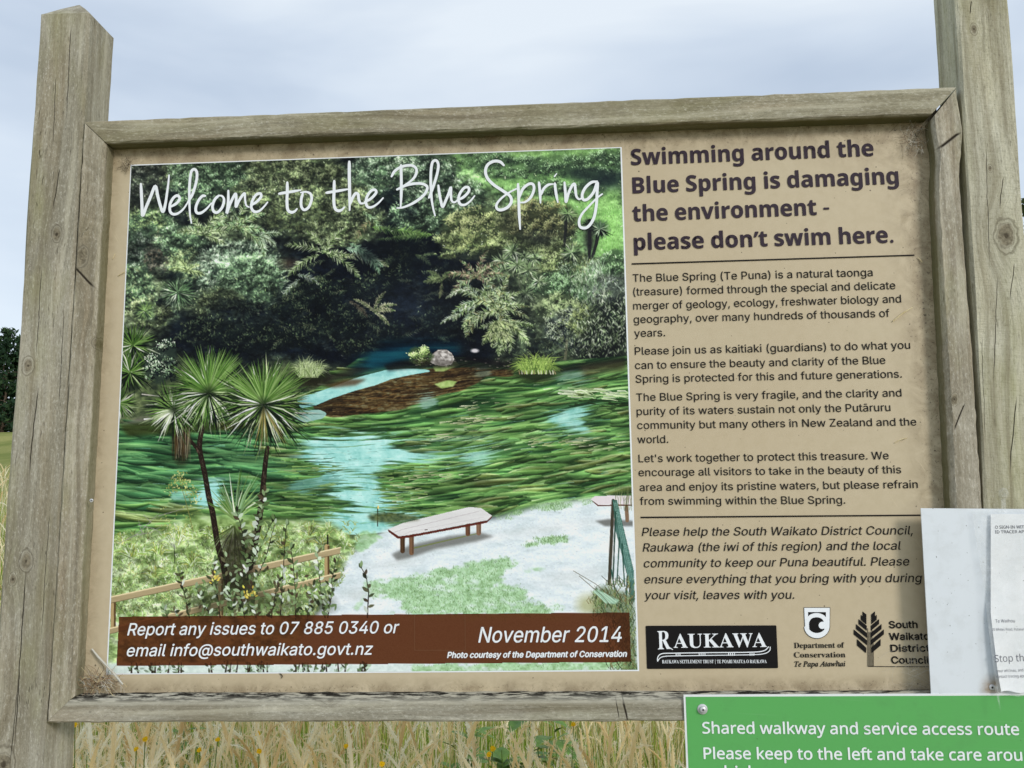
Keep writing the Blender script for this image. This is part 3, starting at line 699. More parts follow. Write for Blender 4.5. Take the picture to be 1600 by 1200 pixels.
    open_water([(462, 622), (486, 616), (515, 606), (552, 592), (572, 586), (604, 578), (636, 576), (664, 577), (676, 580), (640, 586), (612, 592), (586, 602), (556, 610), (520, 622), (492, 634), (470, 638)], ST, .15, 1.5)
    open_water([(452, 642), (500, 640), (512, 646), (504, 654), (476, 660), (460, 656)], [(0, (130, 170, 164)), (1, (176, 206, 196))], .2, 2)
    open_water([(354, 636), (390, 632), (400, 642), (372, 648), (356, 646)], [(0, (120, 130, 124)), (1, (160, 168, 160))], .2, 2, .85)
    lay(poly([(504, 602), (540, 592), (574, 592), (556, 602), (520, 606)], 2) * .8, (84, 60, 40)); lay(poly([(498, 590), (560, 574), (580, 578), (540, 590), (508, 602)], 4) * .85, (40, 34, 32))
    open_water([(656, 624), (668, 620), (684, 624), (686, 630), (672, 638), (660, 642)], [(0, (110, 146, 136)), (1, (160, 190, 180))], 1.5, 5, .75)
    open_water([(742, 576), (764, 572), (770, 584), (756, 590), (740, 588)], [(0, (90, 104, 90)), (1, (150, 160, 140))], 1.4, 5, .6)
    lay(poly([(678, 600), (700, 594), (714, 596), (708, 604), (690, 607)], 1.2), ramp(n3, [(0, (130, 160, 84)), (1, (190, 208, 140))]))
    lay(poly([(676, 572), (712, 564), (718, 570), (694, 580), (680, 580)], 1.2), ramp(n3, [(0, (120, 146, 76)), (1, (180, 196, 130))]))
    # dark waterline
    lay(poly([(600, 570), (660, 560), (720, 556), (800, 566), (806, 578), (720, 574), (640, 576), (606, 580)], 2.5) * .75, (20, 18, 22))
    lay(poly([(868, 574), (978, 556), (978, 568), (900, 580), (872, 582)], 3) * .85, (18, 24, 22)); lay(poly([(905, 572), (978, 562), (978, 580), (912, 588)], 4) * .6, (70, 60, 44))
    # pale weed lying on the surface, right
    for k in range(46):
        x = U(868, 975); y = 614 + (x - 868) * -.04 + U(-6, 8) + (x > 930) * U(0, 12)
        curve([(x, y), (x + U(8, 16), y + U(-1, 2)), (x + U(16, 28), y + U(1, 5))], 2.4, .6, pick([(186, 202, 160), (164, 186, 134), (206, 216, 186)]), .9)
    for k in range(30):
        x = U(880, 975); y = 626 + U(-3, 9); curve([(x, y), (x + 12, y + 1.5)], 1.8, .5, C(34, 46, 26), .7)
    for cx, cy, k in ((745, 656, 26), (720, 660, 14), (690, 682, 14), (690, 744, 16), (650, 746, 12), (636, 760, 10), (830, 694, 20), (900, 690, 24), (960, 696, 14), (640, 778, 10), (740, 636, 12)):
        for j in range(k):
            x = cx + prng.normal() * 20; y = cy + prng.normal() * 3.2 - (x - cx) * .1
            curve([(x, y), (x + U(6, 20), y - U(0, 3))], 1.5, .4, pick([(206, 206, 176), (186, 190, 150), (170, 178, 130)]), .75)
    # ---- tussocks, stones
    def tussock(cx, cy, r, lights, mids, n=200, h=1.0):
        lay(ellipse(cx, cy + r * .25, r * 1.05, r * .5, .3) * .9, (34, 42, 26))
        for i in range(n):
            a = U(-3.2, .06); l = r * U(.45, 1.0) * (1.25 if U(0, 1) < .18 else 1); w_ = math.sin(-a) if a < 0 else 0
            bx = cx + U(-.55, .55) * r
            ex, ey = bx + math.cos(a) * l * .95, cy + r * .32 - l * h * (.35 + .75 * max(0, w_)) + (1 - w_) * r * .22
            mx, my = bx + math.cos(a) * l * .45, cy + r * .3 - l * h * (.4 + .45 * max(0, w_))
            k = (cy - my) / r + .45 + U(-.4, .4)
            curve([(bx, cy + r * .34), (mx, my), (ex, ey)], 1.3, .25, pick(lights if k > .5 else mids if k > 0 else OL_D), .85)
    tussock(482, 580, 27, [(178, 190, 148), (160, 176, 124)], [(110, 128, 80), (88, 106, 66)], 300)
    lay(ellipse(486, 598, 24, 7, .6) * .7, (34, 30, 22))
    tussock(838, 572, 34, [(170, 192, 110), (150, 176, 90)], [(106, 134, 66), (84, 108, 54)], 420, .8)
    for x in np.linspace(812, 868, 16): seg(x, 584, x + U(-2, 2), 579, 2, 1, pick([(210, 206, 186), (160, 140, 110), (50, 46, 36)]), .8)
    lay(poly([(672, 566), (675, 554), (684, 547), (697, 546), (706, 552), (710, 561), (706, 569), (692, 572), (680, 570)], .6), ramp(contrast(n3, 2.2), [(0, (128, 122, 118)), (.6, (182, 176, 172)), (1, (214, 208, 204))])); lay(poly([(676, 564), (690, 562), (708, 564), (706, 570), (690, 573), (680, 570)], 1.5) * .6, (84, 78, 74)); seg(686, 552, 694, 562, 1, .6, C(120, 112, 108), .6)
    B(657, 556, 18, 14, 420, [(176, 198, 130), (196, 212, 156)], [(120, 146, 84)], OL_D, 4, 1.5)
    lay(ellipse(662, 566, 12, 5, .6) * .7, (38, 34, 26)); lay(ellipse(742, 548, 6, 3, .4), (206, 200, 204))
    # small white flowers / foam
    for k in range(26): seg(*(lambda x, y: (x, y, x + 3, y))(U(640, 800), U(560, 582)), 1.1, .5, C(150, 138, 130), .6)

    # ================= banks and path
    bank = poly([(150, 858), (190, 836), (250, 826), (300, 806), (360, 806), (420, 812), (470, 812), (520, 818), (552, 842), (560, 850), (545, 880), (525, 915), (500, 950), (470, 985), (470, 1060), (150, 1060)], 5)
    lay(bank, ramp(contrast(noise(24, 14, 4), 2.3), [(0, (100, 122, 70)), (.35, (142, 168, 104)), (.7, (174, 200, 138)), (1, (208, 224, 180))]))
    path = poly([(545, 868), (575, 846), (600, 828), (640, 822), (700, 820), (780, 808), (850, 788), (920, 780), (1000, 778), (1010, 1062), (440, 1062), (470, 1000), (500, 950), (525, 905)], 4)
    lay(path, ramp(contrast(noise(30, 10, 4), 1.6), [(0, (204, 216, 220)), (.5, (224, 233, 239)), (1, (238, 244, 250))]))
    gn = contrast(.55 * noise(34, 13, 4) + .45 * noise(9, 5, 3), 3.0)
    def turf(pts, soft, a=1.0):
        m = poly(pts, soft); m = np.clip((m - .46) * 2.6 + (gn - .5) * 1.9, 0, 1) * np.clip(m * 4, 0, 1); m = np.maximum(blur(m, 1) * .9, 0)
        lay(m * a, ramp(contrast(noise(7, 5, 3), 2), [(0, (138, 176, 124)), (.5, (164, 204, 154)), (1, (188, 220, 182))])); return m
    g1 = turf([(566, 915), (600, 900), (690, 888), (790, 872), (815, 868), (800, 890), (770, 905), (800, 915), (840, 935), (880, 945), (885, 965), (560, 965), (640, 945), (575, 930)], 8, .95)
    g2 = turf([(796, 856), (840, 842), (890, 836), (888, 846), (830, 856)], 4, .85); g3 = turf([(808, 888), (850, 882), (860, 892), (820, 897)], 4, .8)
    g4 = turf([(760, 806), (860, 786), (930, 780), (925, 790), (840, 800), (775, 814)], 4, .7); turf([(560, 868), (585, 848), (600, 838), (572, 826), (552, 840)], 4, .9)
    turf([(640, 1035), (1000, 1032), (1000, 1060), (640, 1060)], 5); turf([(545, 950), (575, 925), (560, 960)], 4, .7)
    def gt(x, y): seg(x, y, x + U(-1.5, 1.5), y - U(1, 3), .9, .4, pick([(108, 146, 88), (140, 176, 120), (176, 204, 160), (92, 122, 74)]), .6)
    scatter(g1, 2600, gt); scatter(g2, 350, gt); scatter(g4, 350, gt)
    gv = contrast(noise(3, 2.2, 2), 3)[..., None] * path[..., None]; CV = CV * (1 - .035 * gv)
    for cx, cy, rx, ry in ((700, 850, 60, 9), (860, 826, 80, 8), (620, 880, 40, 8), (900, 900, 50, 12), (560, 930, 30, 10)): lay(ellipse(cx, cy, rx, ry, .8, -.15) * .22, (206, 200, 190))
    def peb(x, y): seg(x, y, x + U(.5, 2.5), y, U(.6, 1.3), .5, pick([(180, 184, 186), (250, 250, 252), (160, 164, 160)]), .35)
    scatter(path * (1 - np.clip(g1, 0, 1)), 1400, peb)
    # grass of the left bank
    def tuft(x, y):
        c = [(178, 200, 140), (150, 178, 110), (206, 218, 180), (122, 146, 84), (170, 168, 104), (92, 112, 62)]
        for k in range(4):
            a = -1.57 + U(-.9, .9); l = U(4, 11)
            curve([(x + U(-2, 2), y), (x + math.cos(a) * l * .6, y + math.sin(a) * l * .7), (x + math.cos(a) * l * 1.2, y + math.sin(a) * l * .85)], 1.1, .35, pick(c), .75)
    pts = [(U(172, 560), U(818, 965)) for k in range(1500)]; pts.sort(key=lambda p: p[1])
    for x, y in pts:
        if y > 835 - (x - 172) * .06 and x < 560 - (y - 850) * .45: tuft(x, y)
    def dot(x, y): leaf(x, y, U(-3, 0), U(2, 4.5), U(.8, 1.5), pick([(60, 76, 44), (76, 86, 50), (96, 84, 56), (216, 222, 200), (120, 150, 90)]), .6)
    scatter(poly([(172, 880), (300, 870), (420, 880), (500, 900), (480, 965), (172, 965)], 5), 1500, dot)
    for cx, cy, r in ((204, 872, 30), (190, 850, 22), (280, 850, 36), (300, 884, 28), (248, 866, 26), (415, 850, 30), (440, 856, 24), (485, 836, 26), (330, 838, 24), (240, 902, 24), (500, 850, 22)):
        for i in range(90):
            a = U(-2.95, -.2); l = r * U(.5, 1.1)
            curve([(cx + U(-5, 5), cy), (cx + math.cos(a) * l * .55, cy + math.sin(a) * l * .8), (cx + math.cos(a) * l * 1.15, cy + math.sin(a) * l * .62)], 1.3, .3, pick([(160, 188, 112), (206, 218, 186), (126, 152, 78), (170, 166, 90), (90, 112, 56)]), .8)
    for k in range(22):
        a = U(-2.7, -.4); curve([(275, 858), (275 + math.cos(a) * 20, 858 + math.sin(a) * 26), (275 + math.cos(a) * 40, 858 + math.sin(a) * 16)], 1.8, .4, pick([(214, 222, 196), (150, 170, 110)]), .85)
    curve([(272, 850), (273, 872), (273, 880)], 1.2, 1, C(40, 44, 30))
    fb = contrast(.5 * noise(22, 14, 4, .7) + .5 * noise(7, 5, 3), 2.6)[..., None]; bm = np.clip(bank * (GY > 822), 0, 1)[..., None]
    CV = CV * (1 - bm) + np.clip(CV * (.66 + .58 * fb) + np.array([.015, .02, .012], np.float32), 0, 1) * bm
    def bsp(x, y): curve([(x, y), (x + U(-3, 3), y - U(3, 6)), (x + U(-7, 7), y - U(4, 8))], 1.0, .3, pick([(222, 230, 206), (200, 216, 168), (236, 238, 224)]), .7)
    scatter(bm[..., 0] * np.clip((fb[..., 0] - .55) * 3, 0, 1) * (GY < 965), 420, bsp)
    # dead twigs over the water at the left
    for pts in ([(184, 850), (212, 836), (232, 818), (248, 802)], [(212, 836), (236, 832), (252, 822)], [(216, 820), (240, 826), (250, 832)], [(222, 832), (216, 812)], [(236, 816), (224, 804)], [(248, 806), (290, 794)]):
        curve(pts, 1.2, .5, C(150, 142, 146), .8)
    # yellow-green sprig
    for k in range(150):
        t = U(0, 1); x = 268 + t * 40 + U(-12, 10) * (1 - t * .4); y = 744 + abs(t - .35) * 58 + U(-10, 12)
        leaf(x, y, U(-2.6, .3), U(2.5, 5), U(1, 1.8), pick([(186, 184, 110), (206, 204, 140), (160, 166, 90), (130, 140, 76)]), .85)
    curve([(302, 830), (292, 790), (284, 762), (288, 746)], 1.2, .6, C(120, 122, 70))
    for k in range(40): leaf(U(250, 300), U(790, 830), U(-2.6, -.3), U(2, 5), 1.3, pick([(166, 176, 96), (190, 192, 130)]), .8)

    # ---- benches
    def shadow(pts, a=.55, soft=2): lay(poly(pts, soft) * a, (96, 96, 92))
    shadow([(612, 866), (640, 852), (700, 838), (750, 832), (772, 838), (745, 846), (680, 858), (640, 872), (620, 876)], .75)
    seg(644, 857, 748, 833, 2.5, 1.5, C(112, 122, 62), .7)
    for x, y0, y1, c in ((629, 838, 861, (84, 62, 44)), (643, 834, 864, (122, 92, 70)), (731, 815, 834, (108, 76, 58)), (748, 812, 833, (134, 104, 84))):
        seg(x, y0, x, y1, 7.5, 7.2, C(*c)); seg(x + 2.2, y0 + 1, x + 2.2, y1, 1.6, 1.6, C(*c) * .75)
    lay(poly([(606, 827), (622, 838), (640, 836), (762, 813), (769, 806), (768, 810), (761, 817), (640, 840), (622, 842), (607, 831)], 0), (96, 46, 36))
    lay(poly([(606, 827), (630, 817), (734, 792), (752, 794), (769, 806), (762, 812.5), (640, 835.5), (623, 838)], .4), ramp(noise(80, 6, 3), [(0, (206, 204, 204)), (1, (228, 226, 226))]))
    curve([(607, 828), (624, 839.2), (640, 837), (762, 813.5), (768.5, 807)], 1.3, 1.3, C(92, 44, 34), .95)
    seg(664, 828, 668, 827.5, 1.2, .8, C(60, 50, 46)); curve([(615, 832), (632, 826.5), (748, 799)], .8, .8, C(176, 166, 170), .7); curve([(628, 836.5), (640, 831), (756, 808)], .7, .7, C(186, 178, 182), .5)
    shadow([(930, 814), (950, 811), (990, 814), (990, 822), (945, 822)], .8, 1.5)
    for x in (962, 979): seg(x, 790, x + 1, 813, 6, 6, C(132, 108, 88))
    lay(poly([(923, 781), (934, 791), (990, 790), (990, 786), (935, 788)], 0), (96, 46, 36)); lay(poly([(923, 780), (930, 775), (985, 774), (990, 780), (990, 788), (935, 789)], .4), (222, 212, 216))
    for k in range(30): x = U(960, 990); curve([(x, U(780, 800)), (x + U(-4, 8), U(750, 775))], .8, .3, pick([(110, 120, 80), (150, 156, 110), (60, 66, 40)]), .7)
    # ---- low rail fence on the left bank and its posts
    def rail(a, b, w, top, face):
        (x0, y0), (x1, y1) = a, b
        lay(poly([(x0, y0), (x1, y1), (x1, y1 + w), (x0, y0 + w)], 0), ramp(noise(40, 4, 2), [(0, tuple(np.array(face) * .9)), (1, face)]))
        seg(x0, y0 + .5, x1, y1 + .5, 2.0, 2.0, C(*top)); seg(x0, y0 + w, x1, y1 + w, 1.2, 1.2, C(92, 80, 56), .6)
    def post(x, y0, y1, w): seg(x, y0, x, y1, w, w, C(176, 152, 110)); seg(x + w * .3, y0, x + w * .3, y1, w * .4, w * .4, C(96, 76, 52))
    for x, y0, y1 in ((511, 854, 905), (345, 900, 960), (177, 940, 985)): post(x, y0, y1, 8)
    rail((170, 933), (532, 855), 10, (226, 208, 168), (180, 162, 126)); rail((170, 982), (532, 894), 9, (222, 204, 164), (174, 156, 120))
    seg(512, 836, 512, 850, 2.4, 2.4, C(36, 34, 30)); seg(590, 792, 590, 822, 1.4, 1.4, C(44, 44, 36)); seg(591, 791, 591, 794, 2.6, 2.6, C(220, 206, 130))
    lay(poly([(574, 806), (590, 802), (612, 800), (650, 806), (656, 812), (610, 818), (580, 814)], 2.5) * .85, ramp(n3, [(0, (36, 46, 26)), (1, (104, 110, 62))]))
    # ---- green mesh gate at the right edge
    seg(958, 782, 952, 912, 5, 5.5, C(70, 66, 54)); seg(962, 790, 958, 906, 2, 2, C(32, 40, 38))
    lay(poly([(957, 781), (964, 781), (990, 890), (992, 940), (984, 940), (982, 908), (962, 830)], 0) * .85, (56, 96, 86))
    for t in np.linspace(0, 1, 42):
        x = 959 + t * 28; y = 786 + t * 118; seg(x, y, x + 6, y + 2, .8, .8, pick([(136, 176, 164), (104, 150, 140)]), .8)
    for o in (0, 2.5, 5): seg(959 + o, 784, 983 + o, 906, .8, .8, C(130, 170, 158), .8)
    for x0, y0, x1, y1 in ((962, 800, 958, 900), (968, 840, 964, 910), (972, 850, 976, 916), (980, 900, 978, 950), (955, 890, 962, 930)): seg(x0, y0, x1, y1, 2.2, 2.0, C(40, 78, 66), .9)
    def dg(x, y): curve([(x, y), (x + U(-5, 5), y - U(4, 9)), (x + U(-9, 9), y - U(7, 14))], 1.2, .3, pick([(70, 92, 54), (110, 130, 80), (44, 60, 36), (142, 156, 108), (120, 104, 70)]), .85)
    lay(poly([(925, 930), (940, 915), (990, 930), (996, 1062), (975, 1062), (960, 968), (925, 962)], 4) * .7, (82, 100, 62)); lay(ellipse(918, 945, 16, 16, .6) * .7, (168, 168, 116))
    scatter(poly([(922, 935), (955, 910), (992, 915), (996, 1060), (960, 1060), (930, 968)], 4), 620, dg)
    lay(poly([(926, 924), (934, 921), (968, 938), (962, 944), (946, 942)], .8) * .9, (160, 196, 172))
    for o in range(4): seg(928 + o * 5, 923 + o, 948 + o * 5, 944 - o, .8, .8, C(206, 226, 206), .8)
    for pts in ([(896, 892), (930, 912), (960, 936)], [(905, 900), (940, 930), (956, 948)], [(940, 900), (962, 920), (976, 944)]): curve(pts, .9, .6, C(70, 66, 50), .8)

    # ================= foreground cabbage trees
    TR = C(42, 34, 28)
    def trunk(pts, w0, w1):
        curve(pts, w0, w1, TR)
        for (xa, ya), (xb, yb) in zip(pts[:-1], pts[1:]):
            for k in range(14):
                t = U(0, 1); x = xa + (xb - xa) * t; y = ya + (yb - ya) * t
                seg(x + U(-.35, .35) * w0, y, x + U(-.35, .35) * w0 + .5, y + U(2, 6), 1.0, .6, pick([(88, 74, 62), (64, 52, 42), (28, 22, 20)]), .8)
    trunk([(316, 668), (312, 690), (312, 704), (320, 740), (326, 775), (332, 800), (340, 850), (350, 888), (356, 915)], 7.5, 10)
    trunk([(292, 682), (304, 696), (312, 706)], 5, 6); trunk([(418, 700), (415, 720), (412, 750), (409, 780), (404, 820), (396, 860), (390, 886)], 7, 11)
    lay(ellipse(283, 690, 13, 32, .4) * .9, (38, 32, 22))
    for k in range(60): x = U(270, 296); curve([(x, U(660, 680)), (x + U(-3, 3), U(700, 722))], 1.4, .5, pick([(64, 48, 30), (92, 76, 50), (28, 24, 20), (140, 132, 110)]), .8)
    HL = [(218, 226, 198), (184, 200, 152), (230, 234, 214)]; HM = [(88, 122, 56), (70, 106, 46), (110, 142, 74), (134, 162, 98)]; HD = [(22, 34, 24), (30, 44, 26), (16, 24, 22)]
    # far left heads
    spikes(208, 540, 44, 110, HL, HM, HD, 2.2); spikes(203, 582, 46, 120, HL, HM, HD, 2.2); spikes(186, 630, 38, 60, HL, HM, HD, 2.2, -1.9, 1.9)
    B(250, 575, 24, 22, 260, SG_L, SG_M, BK, 5, 1.6); B(262, 548, 14, 18, 110, SG_L, SG_M, BK, 4, 1.5)
    curve([(222, 616), (258, 620), (276, 624)], 1.6, .8, C(190, 184, 176)); curve([(226, 655), (250, 653), (264, 652)], 3, 1.4, C(206, 204, 200))
    spikes(272, 640, 58, 220, HL, HM, HD, 2.1, droop=.25)
    for k in range(12): a = U(1.9, 2.9); l = U(36, 62); curve([(272, 640), (272 + math.cos(a) * l * .6, 640 + math.sin(a) * l * .5), (272 + math.cos(a) * l, 640 + math.sin(a) * l * .9)], 2.8, .4, pick(HL), .9)
    spikes(326, 614, 82, 420, HL, HM, HD, 2.3, droop=.18, zfac=.5)
    for k in range(70): a = U(-2.5, -.7); l = U(58, 80); curve([(326, 612), (326 + math.cos(a) * l * .55, 612 + math.sin(a) * l * .55), (326 + math.cos(a) * l, 612 + math.sin(a) * l * .95)], 2.6, .4, pick(HM), .95)
    spikes(412, 632, 90, 460, HL, HM, HD, 2.4, droop=.18, zfac=.5)
    for k in range(80): a = U(-2.6, -.4); l = U(58, 86); curve([(412, 630), (412 + math.cos(a) * l * .55, 630 + math.sin(a) * l * .5), (412 + math.cos(a) * l, 630 + math.sin(a) * l * .85)], 2.7, .4, pick(HM), .95)
    for k in range(16): a = U(.9, 2.2); l = U(50, 84); curve([(412, 636), (412 + math.cos(a) * l * .5, 636 + math.sin(a) * l * .6), (412 + math.cos(a) * l * .9, 636 + math.sin(a) * l)], 2.4, .4, pick([(112, 104, 60), (140, 128, 78), (70, 74, 40), (196, 196, 170)]), .85)
    for cx, cy, r in ((326, 614, 9), (412, 634, 10), (272, 640, 6)): lay(ellipse(cx, cy, r, r, .8) * .8, (24, 32, 22))
    # flax below the heads
    for k in range(64):
        a = U(-2.75, -.4); l = U(40, 78) * (1 if abs(a + 1.57) < .6 else .75)
        curve([(368, 812), (368 + math.cos(a) * l * .5, 808 + math.sin(a) * l * .55), (370 + math.cos(a) * l, 806 + math.sin(a) * l)], 3.0, .4, pick(HM + [(116, 146, 104), (134, 164, 124), (196, 208, 180)]), .95)
    for k in range(20):
        a = U(.6, 2.6); l = U(30, 66)
        curve([(366, 822), (366 + math.cos(a) * l * .6, 822 + math.sin(a) * l * .55), (366 + math.cos(a) * l * 1.0, 826 + math.sin(a) * l)], 2.0, .4, pick([(96, 112, 66), (44, 52, 34), (176, 184, 150), (66, 78, 44)]), .85)
    lay(poly([(345, 840), (388, 830), (400, 880), (388, 940), (352, 930)], 6) * .7, (30, 24, 20))
    for x, y, r in ((345, 935, 26), (380, 925, 26), (405, 940, 22), (318, 945, 18), (450, 945, 18), (505, 945, 16), (360, 905, 20)): lay(ellipse(x, y, r, r * .8, .8) * .5, (44, 46, 32))
    # shrub stems with paired leathery leaves across the front
    LV = [(186, 200, 180), (150, 170, 134), (126, 148, 106), (104, 126, 82), (210, 218, 206), (88, 108, 68), (112, 134, 92)]; LVD = [(58, 66, 44), (72, 62, 48), (44, 50, 36), (96, 96, 70)]
    def stem(pts, n, L, wl, dark=.35, w=1.6):
        curve(pts, w * 1.2, w * .6, C(40, 28, 24))
        P = np.array(pts, float); d = np.r_[0, np.cumsum(np.hypot(*np.diff(P, axis=0).T))]
        for i in range(n):
            s = d[-1] * (i + U(.1, .9)) / n
            x = np.interp(s, d, P[:, 0]); y = np.interp(s, d, P[:, 1])
            a = -1.57 + U(.2, 1.35) * (1 if i % 2 else -1)
            leaf(x, y, a, L * U(.7, 1.25), wl * U(.8, 1.2), pick(LVD if U(0, 1) < dark else LV), .95)
        leaf(pts[-1][0], pts[-1][1], -1.57 + U(-.3, .3), L, wl, pick(LVD if U(0, 1) < .5 else LV), .95)
    stem([(398, 880), (396, 850), (404, 815), (410, 790), (414, 768)], 34, 10, 5.4, .35); stem([(384, 900), (384, 860), (376, 820), (370, 800)], 26, 10, 5, .4)
    stem([(392, 880), (410, 850), (420, 825), (428, 812)], 14, 10, 5); stem([(400, 905), (416, 870), (424, 838), (430, 818)], 14, 8, 4, .5)
    stem([(358, 950), (354, 910), (350, 885), (354, 870)], 12, 9, 4.4, .6); stem([(438, 960), (442, 900), (444, 870), (446, 835), (448, 820)], 16, 9, 4.6, .4)
    stem([(462, 968), (462, 930), (458, 880), (454, 856)], 18, 10, 4.8, .5); stem([(508, 965), (502, 930), (498, 890), (496, 862)], 20, 9, 4.6, .4)
    stem([(512, 965), (518, 930), (520, 900), (524, 880)], 16, 9, 4.4, .4); stem([(574, 965), (576, 925), (572, 900), (564, 886)], 9, 10, 5, .7)
    stem([(296, 965), (290, 935), (284, 912), (280, 894)], 14, 9, 4.2, .8); stem([(330, 965), (318, 940), (306, 918)], 14, 9, 4.4, .5)
    stem([(366, 965), (362, 940), (358, 920)], 18, 9, 4.4, .3); stem([(382, 965), (376, 930), (372, 905)], 18, 10, 4.6, .35); stem([(400, 965), (398, 940), (394, 915)], 18, 9, 4.6, .3)
    stem([(424, 965), (430, 930), (436, 905)], 14, 9, 4.4, .4); stem([(344, 965), (340, 930), (334, 895), (336, 876)], 14, 9, 4.2, .45); stem([(480, 968), (484, 940), (490, 915)], 14, 10, 4.6, .4)
    stem([(262, 965), (258, 955), (254, 950)], 8, 9, 4, .2); stem([(280, 965), (272, 955)], 6, 9, 4, .2)
    for k in range(110):
        x = U(310, 525); y = U(905, 962) - (x > 430) * 4; leaf(x, y, U(-2.8, -.3), U(6, 11), U(3, 5), pick(LV if U(0, 1) < .6 else LVD), .9)
    for k in range(26): x, y = (U(330, 342), U(894, 912)) if k < 10 else (U(380, 400), U(918, 936)); leaf(x, y, U(-3, 0), 5, 2.6, pick([(214, 190, 84), (226, 206, 110)]), .9)
    for k in range(24): x = U(330, 420); y = U(880, 905); leaf(x, y, U(-3, 0), 7, 4, pick(LV + LVD), .85)
    # strip below the caption band
    lay(poly([(150, 1036), (520, 1034), (640, 1036), (640, 1062), (150, 1062)], 2) * .95, ramp(n3, [(0, (196, 210, 206)), (1, (226, 236, 232))]))
    for k in range(34):
        x = U(196, 560) if k < 30 else U(560, 590); seg(x, 1054, x + U(-4, 4), 1036, 3.0, 1.6, C(52, 40, 30)); 
        for j in range(5): leaf(x + U(-6, 6), U(1038, 1053), U(-3, 0), U(5, 9), U(2.4, 4.4), pick([(96, 116, 84), (150, 170, 146), (60, 66, 46), (176, 194, 176)]), .9)
    scatter(poly([(640, 1036), (1000, 1034), (1000, 1056), (640, 1056)], 2), 240, gt)
    # ---- caption band, the picture faintly showing through the brown
    band = poly([(186, 963.5), (983.5, 957), (986, 1034.5), (182, 1040.5)], 0)
    lum = CV.mean(-1, keepdims=True)
    lay(band, np.clip(C(82, 51, 34) * (.54 + .82 * np.minimum(lum * 1.15, .8)) * np.array([1, .98, .95], np.float32), 0, 1) + (CV - lum) * .08)
    CV = CV + .55 * (CV - np.stack([blur(CV[..., k], .8) for k in range(3)], -1))
    CV = np.clip((CV - .40) * 1.09 + .405, 0, 1)
    # a touch of grain and unsharp contrast, as in any enlarged print
    g = prng.normal(0, .012, (PH, PW, 1)).astype(np.float32)
    CV = np.clip(CV + g, 0, 1)
    return CV

# ------------------------------------------------------------------ setting: ground behind and in front of the board
def smooth(a, b, x):
    t = min(1, max(0, (x - a) / (b - a))); return t * t * (3 - 2 * t)
def ground_z(x, y):
    z = 1.55 * smooth(1.5, 13, y) + 2.8 * smooth(11, 42, y) + 8.0 * smooth(38, 112, y) + 6 * smooth(110, 260, y)
    if x > 4: z += 1.2 * smooth(4, 40, x) * smooth(6, 30, y)
    return z + .05 * math.sin(x * 1.3 + y * .7) * smooth(0, 3, abs(y)) + .12 * math.sin(x * .31 + 1) * smooth(3, 12, y)
def m_ground():
    t = NT('field'); o = t.obj(); X, Y, Z = t.xyz(o)
    a = t.noise(t.comb(X, t.math('MULTIPLY', Y, .35), 0), .16, 4, .6); b = t.noise(o, 3.0, 5, .65); c = t.noise(o, 40, 3, .7)
    col = t.mix(t.map(a, .38, .62), srgb(128, 136, 72), srgb(172, 168, 104))
    col = t.mix(t.map(b, .35, .7, 0, .55), col, srgb(96, 112, 56)); col = t.mix(t.map(c, .4, .7, 0, .35), col, srgb(88, 88, 52))
    near = t.mix(t.map(b, .3, .7), srgb(104, 112, 52), srgb(160, 150, 92))
    col = t.mix(t.map(Y, 9, 14), near, col)
    t.bump(b, .5, .05); return t.out(col, .95, .05)
ys = [-60, -30, -15, -8, -5, -3.5, -2.5, -1.5] + [-1 + .35 * i for i in range(48)] + [17, 20, 24, 28, 33, 38, 44, 50, 58, 66, 75, 85, 95, 105, 115, 130, 160, 200, 280, 420, 900]
xs = [-900, -400, -200, -120, -80, -55, -40, -30, -22, -16, -12] + [-9 + .5 * i for i in range(45)] + [15, 19, 24, 30, 40, 55, 80, 120, 200, 400, 900]
gv = [(x, y, ground_z(x, y)) for y in ys for x in xs]; W_ = len(xs)
gf = [(j * W_ + i, j * W_ + i + 1, (j + 1) * W_ + i + 1, (j + 1) * W_ + i) for j in range(len(ys) - 1) for i in range(W_ - 1)]
tag(link('ground', gv, gf, m_ground(), None, smooth=True), kind='structure')
path_m = NT('path_gravel')
def _pm():
    t = path_m; o = t.obj(); a = t.noise(o, 90, 4, .7); b = t.noise(o, 2.2, 3)
    t.bump(a, .6, .01); return t.out(t.mix(t.map(a, .35, .65), srgb(120, 114, 102), srgb(176, 170, 158)), .95, .1)
pv = [(x, y, ground_z(x, y) + .012) for x in [-60, -30, -12, -6, -3, -1.5, 0, 1, 2, 3.5, 6, 12, 30, 60] for y in (-3.6, -2.9, -2.2, -1.5, -.9, -.45)]
pf = [(i * 6 + j, (i + 1) * 6 + j, (i + 1) * 6 + j + 1, i * 6 + j + 1) for i in range(13) for j in range(5)]
tag(link('path', pv, pf, _pm()), kind='structure')

# ------------------------------------------------------------------ the information board
def mw(o):
    b = o.matrix_basis
    return b.copy() if o.parent is None else mw(o.parent) @ o.matrix_parent_inverse @ b
def attach(o, p):
    o.parent = p; o.matrix_parent_inverse = mw(p).inverted(); return o

BOARD = tag(empty('information_board', (.75, .02, 0)), 'timber framed information board with a landscape print and text about the Blue Spring', 'sign board')

